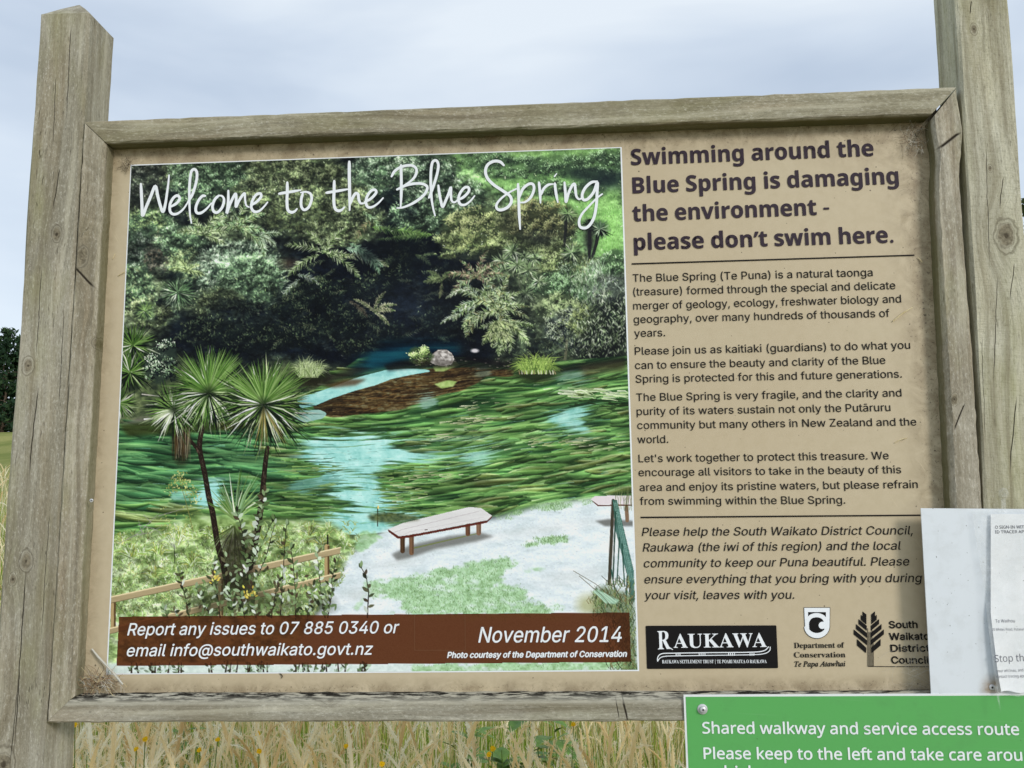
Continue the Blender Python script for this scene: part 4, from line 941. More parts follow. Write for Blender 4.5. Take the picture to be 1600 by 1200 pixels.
def ring_board(rings, name, mat, smooth_=False):
    n = len(rings[0]); v = [p for r in rings for p in r]
    f = [(i * n + j, (i + 1) * n + j, (i + 1) * n + (j + 1) % n, i * n + (j + 1) % n) for i in range(len(rings) - 1) for j in range(n)]
    f += [tuple(range(n))] + [tuple(range((len(rings) - 1) * n, len(rings) * n))[::-1]]
    return link(name, v, f, mat)
def make_post(x, rot, top, mat, w=.0985, seed=1):
    r = random.Random(seed); h = w / 2; c = .004; rings = []
    prof = [(-h + c, -h), (h - c, -h), (h, -h + c), (h, h - c), (h - c, h), (-h + c, h), (-h, h - c), (-h, -h + c)]
    zs = list(np.linspace(-.3, top, 60))
    kz = np.linspace(-.3, top, 15); kx = [[r.gauss(0, .0011) for _ in kz] for _ in range(16)]
    for z in zs:
        w_ = [float(np.interp(z, kz, k)) for k in kx]
        rings.append([(px + w_[2 * i] + r.gauss(0, .0003), py + w_[2 * i + 1] + r.gauss(0, .0003), z) for i, (px, py) in enumerate(prof)])
    for k, dz in ((.93, .005), (.5, .027), (.03, .049)):
        rings.append([(px * k, py * k, top + dz) for px, py in prof])
    o = ring_board(rings, 'post', mat); o.location = (x, .0195, 0); o.rotation_euler = (0, rot, 0)
    return attach(o, BOARD)
LX, LR, RX = -.1469, .004, 1.592
def lk(px, py, r): p = at(px, py, -.03); return (p.x - LX - LR * p.z, p.z, r)
def rk(px, py, r): p = at(px, py, -.03); return (p.x - RX - .0275 * p.z, p.z, r)
def lc(ax, ay, bx, by, w): a = at(ax, ay, -.03); b = at(bx, by, -.03); return (a.x - LX - LR * a.z, a.z, b.x - LX - LR * b.z, b.z, w)
def rc(ax, ay, bx, by, w):
    a = at(ax, ay, -.03); b = at(bx, by, -.03); return (a.x - RX - .0275 * a.z, a.z, b.x - RX - .0275 * b.z, b.z, w)
post_l = make_post(LX, LR, 2.562, wood('post_wood_grey', 1.3, pale=(188, 183, 166), dark=(152, 146, 128), warm=(176, 162, 134), algae=.5, line=95, pits=.8, ring=.2,
    knots=[lk(44, 572, .009), lk(90, 366, .008), lk(42, 877, .010), lk(21, 905, .006), lk(6, 1195, .016)],
    cracks=[lc(60, 605, 46, 745, .0013), lc(42, 890, 22, 1180, .0012), lc(95, 262, 83, 330, .0011), lc(30, 1050, 16, 1200, .0008), lc(112, 40, 104, 190, .0009), lc(88, 120, 84, 230, .0007), lc(66, 420, 56, 560, .0008), lc(100, 480, 92, 640, .0007), lc(78, 800, 66, 1000, .0007)]), w=.1015, seed=3)
post_r = make_post(RX, .0275, 2.57, wood('post_wood_green', 4.1, pale=(222, 219, 198), dark=(192, 188, 162), warm=(212, 202, 170), algae=.55, line=80, pits=.4, ring=.25, saw=.22,
    knots=[rk(1572, 367, .016), rk(1547, 262, .004), rk(1522, 45, .006)], cracks=[rc(1568, 275, 1562, 325, .0009), rc(1584, 410, 1577, 470, .0009), rc(1588, 620, 1578, 740, .0012), rc(1518, 0, 1516, 22, .0012), rc(1541, 230, 1546, 420, .0007), rc(1558, 430, 1553, 600, .0008), rc(1534, 520, 1540, 700, .0006)]), seed=8)
post_l['label'] = 'grey left post with knots and long drying cracks'; post_r['label'] = 'greenish right post with one large ringed knot'

def plank(name, a0, a1, b0, b1, mat, horizontal, ch=(.003, .003), yf=-.035, yb=.028, n=70, seed=1, bow=None):
    """mitred frame member: a0/a1 = low/high side at the start, b0/b1 at the end, points (x, z)"""
    r = random.Random(seed); a0, a1, b0, b1 = (Vector((p[0], p[1])) for p in (a0, a1, b0, b1))
    mid = (a0 + a1 + b0 + b1) / 4; rings = []
    for i in range(n + 1):
        s = i / n; lo = a0.lerp(b0, s); hi = a1.lerp(b1, s); w = (hi - lo).length; ring = []
        for t, y in ((0, yb), (0, yf + ch[0][1] if isinstance(ch[0], tuple) else yf + ch[0]), ((ch[0][0] if isinstance(ch[0], tuple) else ch[0]) / w, yf),
                     (1 - (ch[1][0] if isinstance(ch[1], tuple) else ch[1]) / w, yf), (1, yf + (ch[1][1] if isinstance(ch[1], tuple) else ch[1])), (1, yb)):
            p = lo.lerp(hi, t); j = .0005 if 0 < i < n else 0
            dx = bow(s, t) if bow else 0
            if horizontal: ring.append((p.y + Z0 - (mid.y + Z0) + r.gauss(0, j), y + r.gauss(0, j), -(p.x - mid.x)))
            else: ring.append((p.x - mid.x + dx + r.gauss(0, j), y + r.gauss(0, j), p.y - mid.y))
        rings.append(ring)
    o = ring_board(rings, name, mat); o.location = (mid.x, 0, mid.y + Z0)
    if horizontal: o.rotation_euler = (0, -math.pi / 2, 0)
    return attach(o, BOARD)
def kn(px, py, r, cx, cz): p = at(px, py, -.035); return (p.x - cx, p.z - Z0 - cz, r)
m_top = wood('rail_wood_top', 6.2, pale=(184, 178, 156), dark=(146, 139, 114), algae=.35, line=85, pits=.3, ring=.45, under=.85)
def kn_b(px, py, r): p = at(px, py, -.035); return (p.z - Z0 + 1.0345, -(p.x - .738), r)
m_bot = wood('rail_wood_bottom', 8.4, pale=(186, 182, 166), dark=(152, 147, 130), algae=.2, line=100, pits=.35, ring=.4, black_top=(.0095, .020), knots=[kn_b(517, 1096, .004)], cracks=[(*kn_b(972, 1089, 0)[:2], *kn_b(982, 1127, 0)[:2], .010), (*kn_b(962, 1090, 0)[:2], *kn_b(968, 1122, 0)[:2], .006)])
m_stl = wood('stile_wood_left', 2.7, pale=(196, 188, 168), dark=(156, 147, 126), warm=(192, 172, 142), algae=.35, line=75, pits=.8, ring=.3, under=.6,
             knots=[kn(128, 402, .013, -.0625, -.49), kn(150, 536, .008, -.0625, -.49)], cracks=[(kn(116, 418, 0, -.0625, -.49)[0], kn(116, 418, 0, -.0625, -.49)[1], kn(148, 452, 0, -.0625, -.49)[0], kn(148, 452, 0, -.0625, -.49)[1], .004)])
m_str = wood('stile_wood_right', 9.9, pale=(200, 193, 176), dark=(160, 151, 132), algae=.4, line=75, pits=.5, ring=.35, under=.8, knots=[kn(1489, 622, .007, 1.555, -.49)],
             cracks=[(kn(1506, 628, 0, 1.555, -.49)[0], kn(1506, 628, 0, 1.555, -.49)[1], kn(1488, 672, 0, 1.555, -.49)[0], kn(1488, 672, 0, 1.555, -.49)[1], .0018),
                     (kn(1498, 205, 0, 1.555, -.49)[0], kn(1498, 205, 0, 1.555, -.49)[1], kn(1463, 232, 0, 1.555, -.49)[0], kn(1463, 232, 0, 1.555, -.49)[1], .006)])
TLo, TRo, BLo, BRo = (-.0826, .0800), (1.5976, .0812), (-.0897, -1.0560), (1.5665, -1.0572)
TLi, TRi, BLi, BRi = (-.0362, .0345), (1.5462, .0283), (-.0425, -1.0115), (1.5155, -1.0135)
plank('frame_rail', TLi, TLo, TRi, TRo, m_top, True, seed=1)
plank('frame_rail', BLo, BLi, BRo, BRi, m_bot, True, ch=(.003, (.009, .024)), seed=2)
plank('frame_stile', (BLo[0] + .0006, BLo[1] + .001), (BLi[0] - .0004, BLi[1]), (TLo[0], TLo[1] - .0014), (TLi[0] - .0006, TLi[1] - .0010), m_stl, False, ch=(.004, .006), seed=3)
def bow_r(s, t): return .006 * smooth(.86, .93, s) * (1 - smooth(.93, .985, s)) - .004 * smooth(.5, .8, s) * (1 - smooth(.84, .9, s)) * t
plank('frame_stile', (BRi[0], BRi[1] + .001), (BRo[0], BRo[1] + .001), (TRi[0] + .0015, TRi[1] - .0075), (TRo[0] - .0002, TRo[1] - .0022), m_str, False, ch=(.008, .004), seed=4, bow=bow_r)['label'] = 'right frame stile with a split and bulging upper end'

# the sheet metal panel
def m_panel():
    t = NT('panel_tan'); o = t.obj(); X, Y, Z = t.xyz(o)      # local = metres from the print's upper left corner
    big = t.noise(o, 2.2, 3); sm = t.noise(o, 60, 4, .6); gr = t.noise(o, 520, 2, .7)
    base = t.mix(t.map(big, .35, .65), srgb(195, 179, 150), srgb(198, 184, 156))
    base = t.mix(t.map(sm, .4, .75, 0, .22), base, srgb(168, 152, 118))
    # grime gathers along the upper edge, the upper right corner and the right side
    e1 = t.map(Z, -.035, .03, 0, 1, True); e2 = t.map(X, 1.44, 1.54, 0, 1, True)
    e3 = t.math('MULTIPLY', t.map(X, 1.25, 1.52, 0, 1, True), t.map(Z, -.10, .02, 0, 1, True)); e4 = t.map(X, -.012, -.036, 0, .5); e5 = t.map(Z, -.985, -1.005, 0, .8)
    edge = t.math('MAXIMUM', t.math('MAXIMUM', e1, e2), t.math('MAXIMUM', e3, t.math('MAXIMUM', e4, e5)))
    blot = t.noise(o, 26, 5, .7, .6)
    wash = t.math('MULTIPLY', edge, t.map(blot, .36, .64))
    base = t.mix(t.math('MULTIPLY', wash, .72), base, srgb(116, 98, 72))
    mould = t.math('MULTIPLY', t.map(t.noise(o, 210, 5, .72, .8), .575, .65), t.map(t.math('MULTIPLY_ADD', edge, 1, t.math('SUBTRACT', blot, .5)), .42, .85))
    base = t.mix(t.math('MULTIPLY', mould, .8), base, srgb(64, 54, 40))
    fly = t.map(t.noise(o, 150, 1, .3), .765, .79)
    base = t.mix(t.math('MULTIPLY', fly, .75), base, srgb(60, 50, 40))
    # fine scratches
    sc = t.noise(t.comb(t.math('MULTIPLY_ADD', X, 1, t.math('MULTIPLY', Z, .6)), t.math('MULTIPLY', t.math('SUBTRACT', Z, t.math('MULTIPLY', X, .5)), .05), 0), 210, 2, .6)
    base = t.mix(t.math('MULTIPLY', t.map(sc, .66, .74, 0, .5), t.map(big, .5, .62)), base, srgb(214, 200, 168))
    t.bump(t.math('ADD', sm, t.math('MULTIPLY', gr, .15)), .03, .001)
    return t.out(base, t.map(sm, .3, .7, .36, .48), .26)
g = G().box((-.058, 0, -1.028), (1.572, .005, .055)); PANEL = g.build('panel', m_panel()); PANEL.location = (0, 0, Z0); attach(PANEL, BOARD)
PANEL['label'] = 'tan printed metal panel, grimy along its upper and right edges'

def strip(name, pts, Y, mat, parent=PANEL):
    """flat printed shape on the panel given by photo points"""
    v = [at(px, py, Y) for px, py in pts]; return attach(link(name, v, [tuple(range(len(v)))[::-1]], mat), parent)
M_WHITE = flat('ink_white', srgb(238, 242, 246), .45, .3); M_TEXT = flat('ink_dark', (.010, .008, .009), .6, .12)
M_HEAD = flat('ink_heading', srgb(58, 48, 58), .6, .12); M_BLACK = flat('ink_black', (.009, .008, .008), .6, .12)

# the print: ink colours from the painter on a fine sheet
PRINT = [(205.4, 259), (969.2, 231.2), (996.2, 1046.4), (168.2, 1052.2)]
strip('picture_border', [(204.0, 257.4), (971.4, 229.7), (998.8, 1048.6), (166.0, 1054.0)], -.0004, M_WHITE)
def print_sheet():
    paint()
    n, m = 940, 960
    c = [at(px, py, -.0009) for px, py in PRINT]
    u = np.linspace(0, 1, n); v = np.linspace(0, 1, m); U_, V_ = np.meshgrid(u, v)
    P = [np.array(p) for p in c]
    pos = ((1 - U_)[..., None] * (1 - V_)[..., None] * P[0] + (U_ * (1 - V_))[..., None] * P[1] + (U_ * V_)[..., None] * P[2] + ((1 - U_) * V_)[..., None] * P[3]).reshape(-1, 3)
    R = np.array([list(r0), list(r1), list(r2)]); q = (pos - np.array(CAM_C)) @ R.T
    px = 800 + 1413.1 * q[:, 0] / q[:, 2]; py = 600 + 1413.1 * q[:, 1] / q[:, 2]
    col = warp_sample(CV, px, py)
    lin = np.where(col <= .04045, col / 12.92, ((col + .055) / 1.055) ** 2.4)
    lin = np.clip(lin * INK, 0, .92)
    me = bpy.data.meshes.new('picture'); nv = n * m; nf = (n - 1) * (m - 1)
    me.vertices.add(nv); me.vertices.foreach_set('co', pos.astype(np.float32).ravel())
    I = np.arange(nv).reshape(m, n); quads = np.stack([I[:-1, :-1], I[1:, :-1], I[1:, 1:], I[:-1, 1:]], -1).reshape(-1, 4)
    me.loops.add(nf * 4); me.loops.foreach_set('vertex_index', quads.ravel().astype(np.int32))
    me.polygons.add(nf); me.polygons.foreach_set('loop_start', np.arange(0, nf * 4, 4, dtype=np.int32))
    me.update(calc_edges=True)
    a = me.attributes.new('ink', 'FLOAT_COLOR', 'POINT'); rgba = np.ones((nv, 4), np.float32); rgba[:, :3] = lin
    a.data.foreach_set('color', rgba.ravel())
    t = NT('printed_picture'); at_ = t.n('Attribute', attribute_name='ink'); mt = t.out(at_.outputs['Color'], .5, .10)
    me.materials.append(mt); o = bpy.data.objects.new('picture', me); COL.objects.link(o)
    attach(o, PANEL); o['label'] = 'printed photograph of a weedy blue spring with cabbage trees and a bench'; return o
INK = 1.0
PICTURE = print_sheet()

# ------------------------------------------------------------------ lettering
FD = bpy.utils.resource_path('LOCAL') + '/datafiles/fonts/'
def font(fn):
    try: return bpy.data.fonts.load(FD + fn, check_existing=True)
    except Exception: return None
F_SANS = font('Inter.woff2'); F_NOTO = font('NotoSansMath-Regular.woff2')
def mathify(s, up, lo, h=None):
    return ''.join(chr(up + ord(c) - 65) if 'A' <= c <= 'Z' else (h if (h and c == 'h') else chr(lo + ord(c) - 97)) if 'a' <= c <= 'z' else c for c in s) if F_NOTO else s
def noto_bold(s): return mathify(s, 0x1d5d4, 0x1d5ee)
def serif_bold(s): return mathify(s, 0x1d400, 0x1d41a)
def serif_italic(s): return mathify(s, 0x1d434, 0x1d44e, '\u210e')
_cache = {}
def glyphs(s, f):
    """outline of a set line as a clean triangulated area (winding rule non-zero, so overlapping contours merge)"""
    k = (s, f.name if f else '')
    if k in _cache: return _cache[k]
    c = bpy.data.curves.new('tmp', 'FONT'); c.body = s
    if f: c.font = f
    o = bpy.data.objects.new('tmp', c); COL.objects.link(o)
    dg = bpy.context.evaluated_depsgraph_get(); cu = o.evaluated_get(dg).to_curve(dg)
    loops = []
    for sp in cu.splines:
        bp = sp.bezier_points; n = len(bp); L = []
        for i in range(n):
            p0, p1 = bp[i], bp[(i + 1) % n]; A, B, C_, D = p0.co.xy, p0.handle_right.xy, p1.handle_left.xy, p1.co.xy
            straight = abs((B - A).cross(D - A)) < 1e-5 and abs((C_ - A).cross(D - A)) < 1e-5
            for j in range(1 if straight else 4):
                t = j / 4; u = 1 - t; L.append(A * u ** 3 + B * 3 * u * u * t + C_ * 3 * u * t * t + D * t ** 3)
        if n > 2: loops.append(L)
    o.evaluated_get(dg).to_curve_clear(); bpy.data.objects.remove(o); bpy.data.curves.remove(c)
    V, F = [], []
    loops.sort(key=lambda L: min(p.x for p in L)); groups = []
    for L in loops:                                  # contours whose x ranges meet are triangulated together
        x0, x1 = min(p.x for p in L), max(p.x for p in L)
        if groups and x0 <= groups[-1][1]: groups[-1][0].append(L); groups[-1][1] = max(groups[-1][1], x1)
        else: groups.append([[L], x1])
    for Ls, _ in groups:
        pts, eds = [], []
        for L in Ls:
            b0 = len(pts); pts += [Vector((p.x, p.y)) for p in L]; eds += [(b0 + i, b0 + (i + 1) % len(L)) for i in range(len(L))]
        ov, oe, of, *_r = geometry.delaunay_2d_cdt(pts, eds, [], 0, 1e-6)
        P = np.array([tuple(p) for p in ov]); T3 = np.array([tuple(q) for q in of]); cen = P[T3].mean(1)
        wn = np.zeros(len(cen), int)
        for L in Ls:
            for i in range(len(L)):
                ax, ay = L[i]; bx, by = L[(i + 1) % len(L)]
                if ay == by: continue
                xc = ax + (cen[:, 1] - ay) * (bx - ax) / (by - ay)
                hit = ((ay <= cen[:, 1]) != (by <= cen[:, 1])) & (xc > cen[:, 0]); wn += np.where(hit, 1 if by > ay else -1, 0)
        b0 = len(V); V += [tuple(p) for p in P]; F += [tuple(int(i) + b0 for i in q) for q, w in zip(T3, wn) if w != 0]
    _cache[k] = (V, F)
    return _cache[k]
def capheight(f, ch='H'): v, _ = glyphs(ch, f); return max(p[1] for p in v) - min(p[1] for p in v)
class Text:
    """collects set lines into one mesh; every line is fitted between two baseline points of the sign"""
    def __init__(s): s.v = []; s.f = []
    def line(s, txt, p0, p1, cap_px, f=F_SANS, slant=0, bold=0, Y=-.0012, ch='H', warp=None):
        a, b = at(*p0, Y), at(*p1, Y); hgt = (at(p0[0], p0[1] - cap_px, Y) - a).length
        v, fs = glyphs(txt, f); x0 = min(p[0] for p in v); x1 = max(p[0] for p in v)
        sy = hgt / capheight(f, ch)
        sh = slant * sy
        xe = x1 - x0 + (0)
        d = (b - a); L = d.length; d = d / L; up = Vector((0, 0, 1)); sx = L / xe
        offs = [(0, 0)] + ([(-bold, 0), (bold, 0), (0, bold), (0, -bold)] if bold else [])
        k = 0
        for ox, oy in offs:
            for fc in fs:
                base = len(s.v); k += 1; lift = -(k % 37) * 4e-6
                for i in fc:
                    x, y = v[i]; p = a + d * ((x - x0) * sx + ox * sy) + up * ((y + oy) * sy) + d * (sh * (y + oy)); p = Vector((p.x, p.y + lift, p.z))
                    s.v.append(warp(p) if warp else p)
                s.f.append(tuple(range(base, base + len(fc))))
        return s
    def build(s, name, mat, parent=PANEL): return attach(link(name, s.v, s.f, mat), parent)

T = Text()
for txt, a, b in (('Swimming around the', (986.5, 257.8), (1365.3, 243.3)), ('Blue Spring is damaging', (988.8, 302.0), (1404.4, 286.8)),
                  ('the environment -', (988.8, 345.8), (1296, 335.0)), ('please don', (991, 390.6), (1175.6, 385.3)), ('t swim here.', (1186.4, 384.9), (1396, 378.8)), (',', (1177.6, 366.2), (1185.2, 366.0))):
    T.line(noto_bold(txt), a, b, 24.6, F_NOTO, bold=.006, ch=noto_bold('H'))
T.build('heading', M_HEAD)
strip('rule_line', [(987, 411.2), (1429, 397.6), (1429, 399.6), (987, 413.4)], -.0012, M_TEXT)
strip('rule_line', [(1001, 807.3), (1446, 803.8), (1446, 806.0), (1001, 809.6)], -.0012, M_TEXT)
PARAS = ((('The Blue Spring (Te Puna) is a natural taonga', (988.8, 440.3), (1363.8, 431.3)), ('(treasure) formed through the special and delicate', (989.7, 461.8), (1399.4, 451.6)),
          ('merger of geology, ecology, freshwater biology and', (989.7, 483.8), (1408.4, 472.5)), ('geography, over many hundreds of thousands of', (990.3, 504.9), (1390.3, 495)), ('years.', (991.3, 526.4), (1039.4, 525.2))),
         (('Please join us as kaitiaki (guardians) to do what you', (992.2, 554.4), (1422.5, 544.8)), ('can to ensure the beauty and clarity of the Blue', (992.5, 576.6), (1383.8, 568.4)), ('Spring is protected for this and future generations.', (993.4, 598), (1409.4, 589.9))),
         (('The Blue Spring is very fragile, and the clarity and', (994.4, 626.6), (1409, 619.4)), ('purity of its waters sustain not only the Put\u0101ruru', (995, 648.6), (1391.6, 642.2)), ('community but many others in New Zealand and the', (996, 670.3), (1432.2, 664.7)), ('world.', (996.3, 692.5), (1044.4, 691.9))),
         (("Let's work together to protect this treasure. We", (998, 722.2), (1389, 717.5)), ('encourage all visitors to take in the beauty of this', (998, 744), (1408.4, 739.4)), ('area and enjoy its pristine waters, but please refrain', (999.7, 767.2), (1434.4, 762.5)), ('from swimming within the Blue Spring.', (1000, 788.8), (1321, 786.9))))
for para in PARAS:
    T = Text()
    for txt, a, b in para: T.line(txt, a, b, 11.9, bold=.003)
    T.build('paragraph', M_TEXT)
T = Text()
for txt, a, b in (('Please help the South Waikato District Council,', (1003, 837.5), (1426, 835)), ('Raukawa (the iwi of this region) and the local', (1004.4, 861.9), (1407, 858.8)), ('community to keep our Puna beautiful. Please', (1005.3, 886.6), (1420, 883.4)),
                  ('ensure everything that you bring with you during', (1006.3, 911.6), (1439, 909.4)), ('your visit, leaves with you.', (1006.9, 936.3), (1241, 935.6))):
    T.line(txt, a, b, 13.0, slant=.21, bold=.003)
T.build('italic_paragraph', M_TEXT)
T = Text()
T.line('Report any issues to 07 885 0340 or', (199, 992.6), (621, 989.2), 18.6, slant=.21, bold=.008, Y=-.0016)
T.line('email info@southwaikato.govt.nz', (197, 1025.4), (580, 1022.8), 18.2, slant=.21, bold=.008, Y=-.0016)
T.line('November 2014', (747.5, 1003.8), (970, 1002.8), 23.8, slant=.21, bold=.006, Y=-.0016)
T.line('Photo courtesy of the Department of Conservation', (699, 1027.9), (978.5, 1026), 9.0, slant=.21, bold=.03, Y=-.0016)
T.build('caption_text', M_WHITE)
# faint outline of an older patch on the caption band
g = G()
for a, b in (((647.5, 960), (648, 1016)), ((648, 1016), (727, 1016)), ((727, 1016), (726.5, 960))):
    p, q = at(*a, -.0013), at(*b, -.0013); n_ = (q - p).cross(Vector((0, 1, 0))).normalized() * .0004; g.add([p - n_, q - n_, q + n_, p + n_], [(0, 1, 2, 3)])
attach(g.build('patch_outline', flat('patch_edge', srgb(112, 74, 48), .4)), PANEL)

# handwritten title: ribbons with round ends
def A7(*p): return [(200 + x / 4.2105, 240 + y / 4.2105) for x, y in p]
def B8(*p): return [(570 + x / 4.2105, 240 + y / 4.2105) for x, y in p]
TITLE = [
 (A7((85, 200), (88, 260), (92, 340), (96, 408), (120, 350), (150, 280), (180, 214), (196, 280), (212, 340), (230, 382), (246, 330), (258, 250), (266, 190), (270, 142)), 5.0),
 (A7((284, 348), (320, 326), (340, 296), (326, 276), (300, 290), (278, 330), (276, 376), (296, 398), (330, 392), (366, 362), (396, 316)), 4.6),
 (A7((396, 316), (424, 268), (448, 190), (454, 130), (440, 104), (420, 112), (410, 150), (404, 230), (404, 320), (408, 400), (417, 456)), 4.6),
 (A7((508, 278), (488, 280), (462, 312), (446, 356), (452, 388), (480, 390), (516, 364), (548, 326)), 4.6),
 (A7((598, 276), (572, 300), (556, 344), (564, 380), (590, 386), (620, 352), (632, 306), (620, 280), (596, 276)), 4.6),
 (A7((660, 244), (660, 300), (656, 350), (650, 392), (668, 340), (690, 292), (708, 264), (712, 300), (710, 350), (730, 310), (752, 276), (768, 262), (770, 300), (778, 340), (796, 352)), 4.6),
 (A7((814, 338), (850, 314), (876, 282), (868, 262), (840, 274), (816, 316), (812, 358), (832, 382), (862, 378), (892, 352), (918, 320)), 4.6),
 (A7((1048, 190), (1048, 250), (1046, 320), (1052, 370), (1074, 386), (1096, 380), (1112, 364)), 5.0), (A7((994, 264), (1040, 256), (1090, 248), (1136, 240)), 4.6),
 (A7((1150, 262), (1140, 300), (1140, 346), (1160, 370), (1190, 350), (1208, 300), (1200, 264), (1170, 252), (1136, 256)), 4.6),
 (A7((1357, 180), (1356, 240), (1354, 310), (1362, 360), (1384, 376), (1406, 370), (1424, 352)), 5.0), (A7((1304, 258), (1350, 250), (1400, 242), (1446, 234)), 4.6),
 (A7((1456, 54), (1456, 150), (1458, 260), (1458, 372)), 5.4), (A7((1462, 330), (1478, 290), (1498, 262), (1514, 268), (1518, 300), (1530, 326), (1556, 326)), 4.8),
 (B8((0, 318), (40, 296), (74, 258), (66, 238), (40, 246), (14, 284), (8, 326), (22, 352), (52, 350), (88, 326), (120, 292)), 4.6),
 (B8((238, 76), (240, 160), (240, 260), (236, 352)), 4.8), (B8((176, 150), (200, 112), (250, 84), (310, 78), (340, 104), (330, 150), (290, 190), (212, 236)), 4.6),
 (B8((212, 236), (280, 206), (360, 196), (408, 214), (404, 250), (370, 290), (310, 330), (250, 354), (212, 358)), 4.6),
 (B8((422, 290), (446, 230), (474, 140), (484, 76), (470, 46), (446, 56), (436, 110), (434, 200), (440, 300), (450, 360), (462, 408)), 4.6),
 (B8((484, 210), (490, 260), (500, 310), (512, 350), (532, 310), (552, 262), (566, 222), (566, 270), (572, 310), (592, 320), (616, 300)), 4.6),
 (B8((616, 304), (652, 284), (684, 248), (680, 222), (654, 226), (626, 262), (616, 304), (630, 334), (660, 336), (694, 312), (722, 278)), 4.6),
 (B8((914, 76), (890, 54), (850, 50), (810, 72), (794, 112), (806, 160), (850, 206), (910, 246), (956, 280), (964, 318), (940, 352), (900, 370), (872, 364), (866, 338), (890, 302), (940, 262), (996, 232)), 5.0),
 (B8((1008, 200), (1012, 280), (1016, 400), (1022, 496)), 4.8), (B8((1016, 290), (1040, 232), (1080, 200), (1108, 204), (1112, 240), (1090, 290), (1056, 318), (1024, 322)), 4.6),
 (B8((1146, 190), (1152, 250), (1156, 324)), 4.6), (B8((1158, 270), (1178, 230), (1206, 206), (1238, 200)), 4.4),
 (B8((1250, 196), (1258, 260), (1270, 320)), 4.6), (B8((1248, 150), (1262, 132)), 3.4),
 (B8((1314, 190), (1320, 260), (1324, 318), (1340, 262), (1362, 214), (1380, 200), (1386, 240), (1392, 280), (1410, 300), (1430, 290)), 4.6),
 (B8((1528, 184), (1490, 190), (1450, 226), (1430, 272), (1440, 304), (1470, 296), (1506, 252), (1530, 190), (1528, 260), (1522, 350), (1504, 430), (1464, 484), (1420, 484), (1410, 444), (1430, 396), (1480, 340), (1530, 290), (1562, 266)), 4.8)]
def catmull(P, k=7):
    P = [Vector(p) for p in P]; out = []
    if len(P) == 2: return P
    Q = [P[0] * 2 - P[1]] + P + [P[-1] * 2 - P[-2]]
    for i in range(1, len(Q) - 2):
        a, b, c, d = Q[i - 1:i + 3]
        for j in range(k):
            t = j / k; out.append(.5 * ((2 * b) + (c - a) * t + (2 * a - 5 * b + 4 * c - d) * t * t + (3 * b - a - 3 * c + d) * t ** 3))
    return out + [P[-1]]
g = G(); lift = 0
for pts, w in TITLE:
    w *= .93; Q = catmull(pts); n = len(Q); prev = None
    for i, p in enumerate(Q):
        s = i / (n - 1); ww = w * .5 * (1 - .45 * max(0, (s - .7) / .3) - .25 * max(0, (.06 - s) / .06))
        d = (Q[min(i + 1, n - 1)] - Q[max(i - 1, 0)]).normalized(); nn = Vector((-d.y, d.x)) * ww
        lift += 2.2e-7; Y = -.0013 - lift * 3
        A, B = at(*(p + nn), Y), at(*(p - nn), Y)
        if i in (0, n - 1):
            lift += 2e-6; Y2 = -.0013 - lift * 3
            ring = [at(p.x + ww * math.cos(a), p.y + ww * math.sin(a), Y2) for a in np.linspace(0, 2 * math.pi, 13)[:-1]]; g.add(ring, [tuple(range(12))])
        if prev: g.add([prev[0], A, B, prev[1]], [(0, 1, 2, 3)])
        prev = (A, B)
    lift += 5e-6
TITLE_O = attach(g.build('title_lettering', M_WHITE), PANEL)

# ------------------------------------------------------------------ the three emblems printed on the panel
def px_poly(g, pts, Y, mi=0): g.add([at(x, y, Y) for x, y in pts], [tuple(range(len(pts)))], mi)
def px_line(g, pts, w, Y, mi=0):
    prev = None; n = len(pts); pts = [Vector(p) for p in pts]
    for i, p in enumerate(pts):
        d = (pts[min(i + 1, n - 1)] - pts[max(i - 1, 0)]).normalized(); wi = w[i] if isinstance(w, (list, tuple)) else w
        nn = Vector((-d.y, d.x)) * wi * .5; A, B = at(*(p + nn), Y), at(*(p - nn), Y)
        if prev: g.add([prev[0], A, B, prev[1]], [(0, 1, 2, 3)], mi)
        prev = (A, B)
def Z8(*p): return [(980 + x / 3.3333, 930 + y / 3.3333) for x, y in p]
def text_into(g, mi, *a, **k):
    t = Text(); t.line(*a, **k); g.add(t.v, t.f, mi)
g = G()
rr = []
for cx, cy, a0 in ((771, 163, -90), (780, 374, 0), (109, 378, 90), (102, 165, 180)):
    for k in range(5): a = math.radians(a0 + 22.5 * k); rr.append((cx + 6 * math.cos(a), cy + 6 * math.sin(a)))
px_poly(g, Z8(*rr), -.0011)
text_into(g, 1, serif_bold('R'), (1028.0, 1014.6), (1047.8, 1013.8), 29 * .98, F_NOTO, Y=-.0015, ch=serif_bold('H'), bold=.0)
text_into(g, 1, serif_bold('AUKAWA'), (1052.5, 1012.2), (1198.5, 1010.8), 21.5, F_NOTO, Y=-.0015, ch=serif_bold('H'))
px_line(g, Z8((238, 284), (215, 270), (200, 240)), [1, 2.2, 2.4], -.00145, 1)
px_line(g, catmull(Z8((158, 345), (160, 322), (180, 305), (240, 302), (450, 299), (640, 297), (710, 290), (738, 268)), 5), 1.5, -.0015, 1)
px_line(g, catmull(Z8((158, 345), (172, 326), (200, 318), (260, 316), (450, 313), (650, 310), (715, 304), (742, 288), (745, 268)), 5), 1.3, -.00152, 1)
for x in (255, 265, 275, 375, 385, 395, 405, 528, 538, 548, 558, 640, 650, 660): px_line(g, Z8((x, 301), (x, 315)), 1.3, -.00148, 1)
text_into(g, 1, serif_bold('RAUKAWA SETTLEMENT TRUST | TE POARI MATUA O RAUKAWA'), (1034.6, 1036.4), (1198, 1036.0), 5.2, F_NOTO, Y=-.0015, ch=serif_bold('H'))
attach(g.build('emblem', [M_BLACK, M_WHITE]), PANEL)['label'] = 'black rounded emblem with white RAUKAWA lettering and a long canoe line'
g = G()
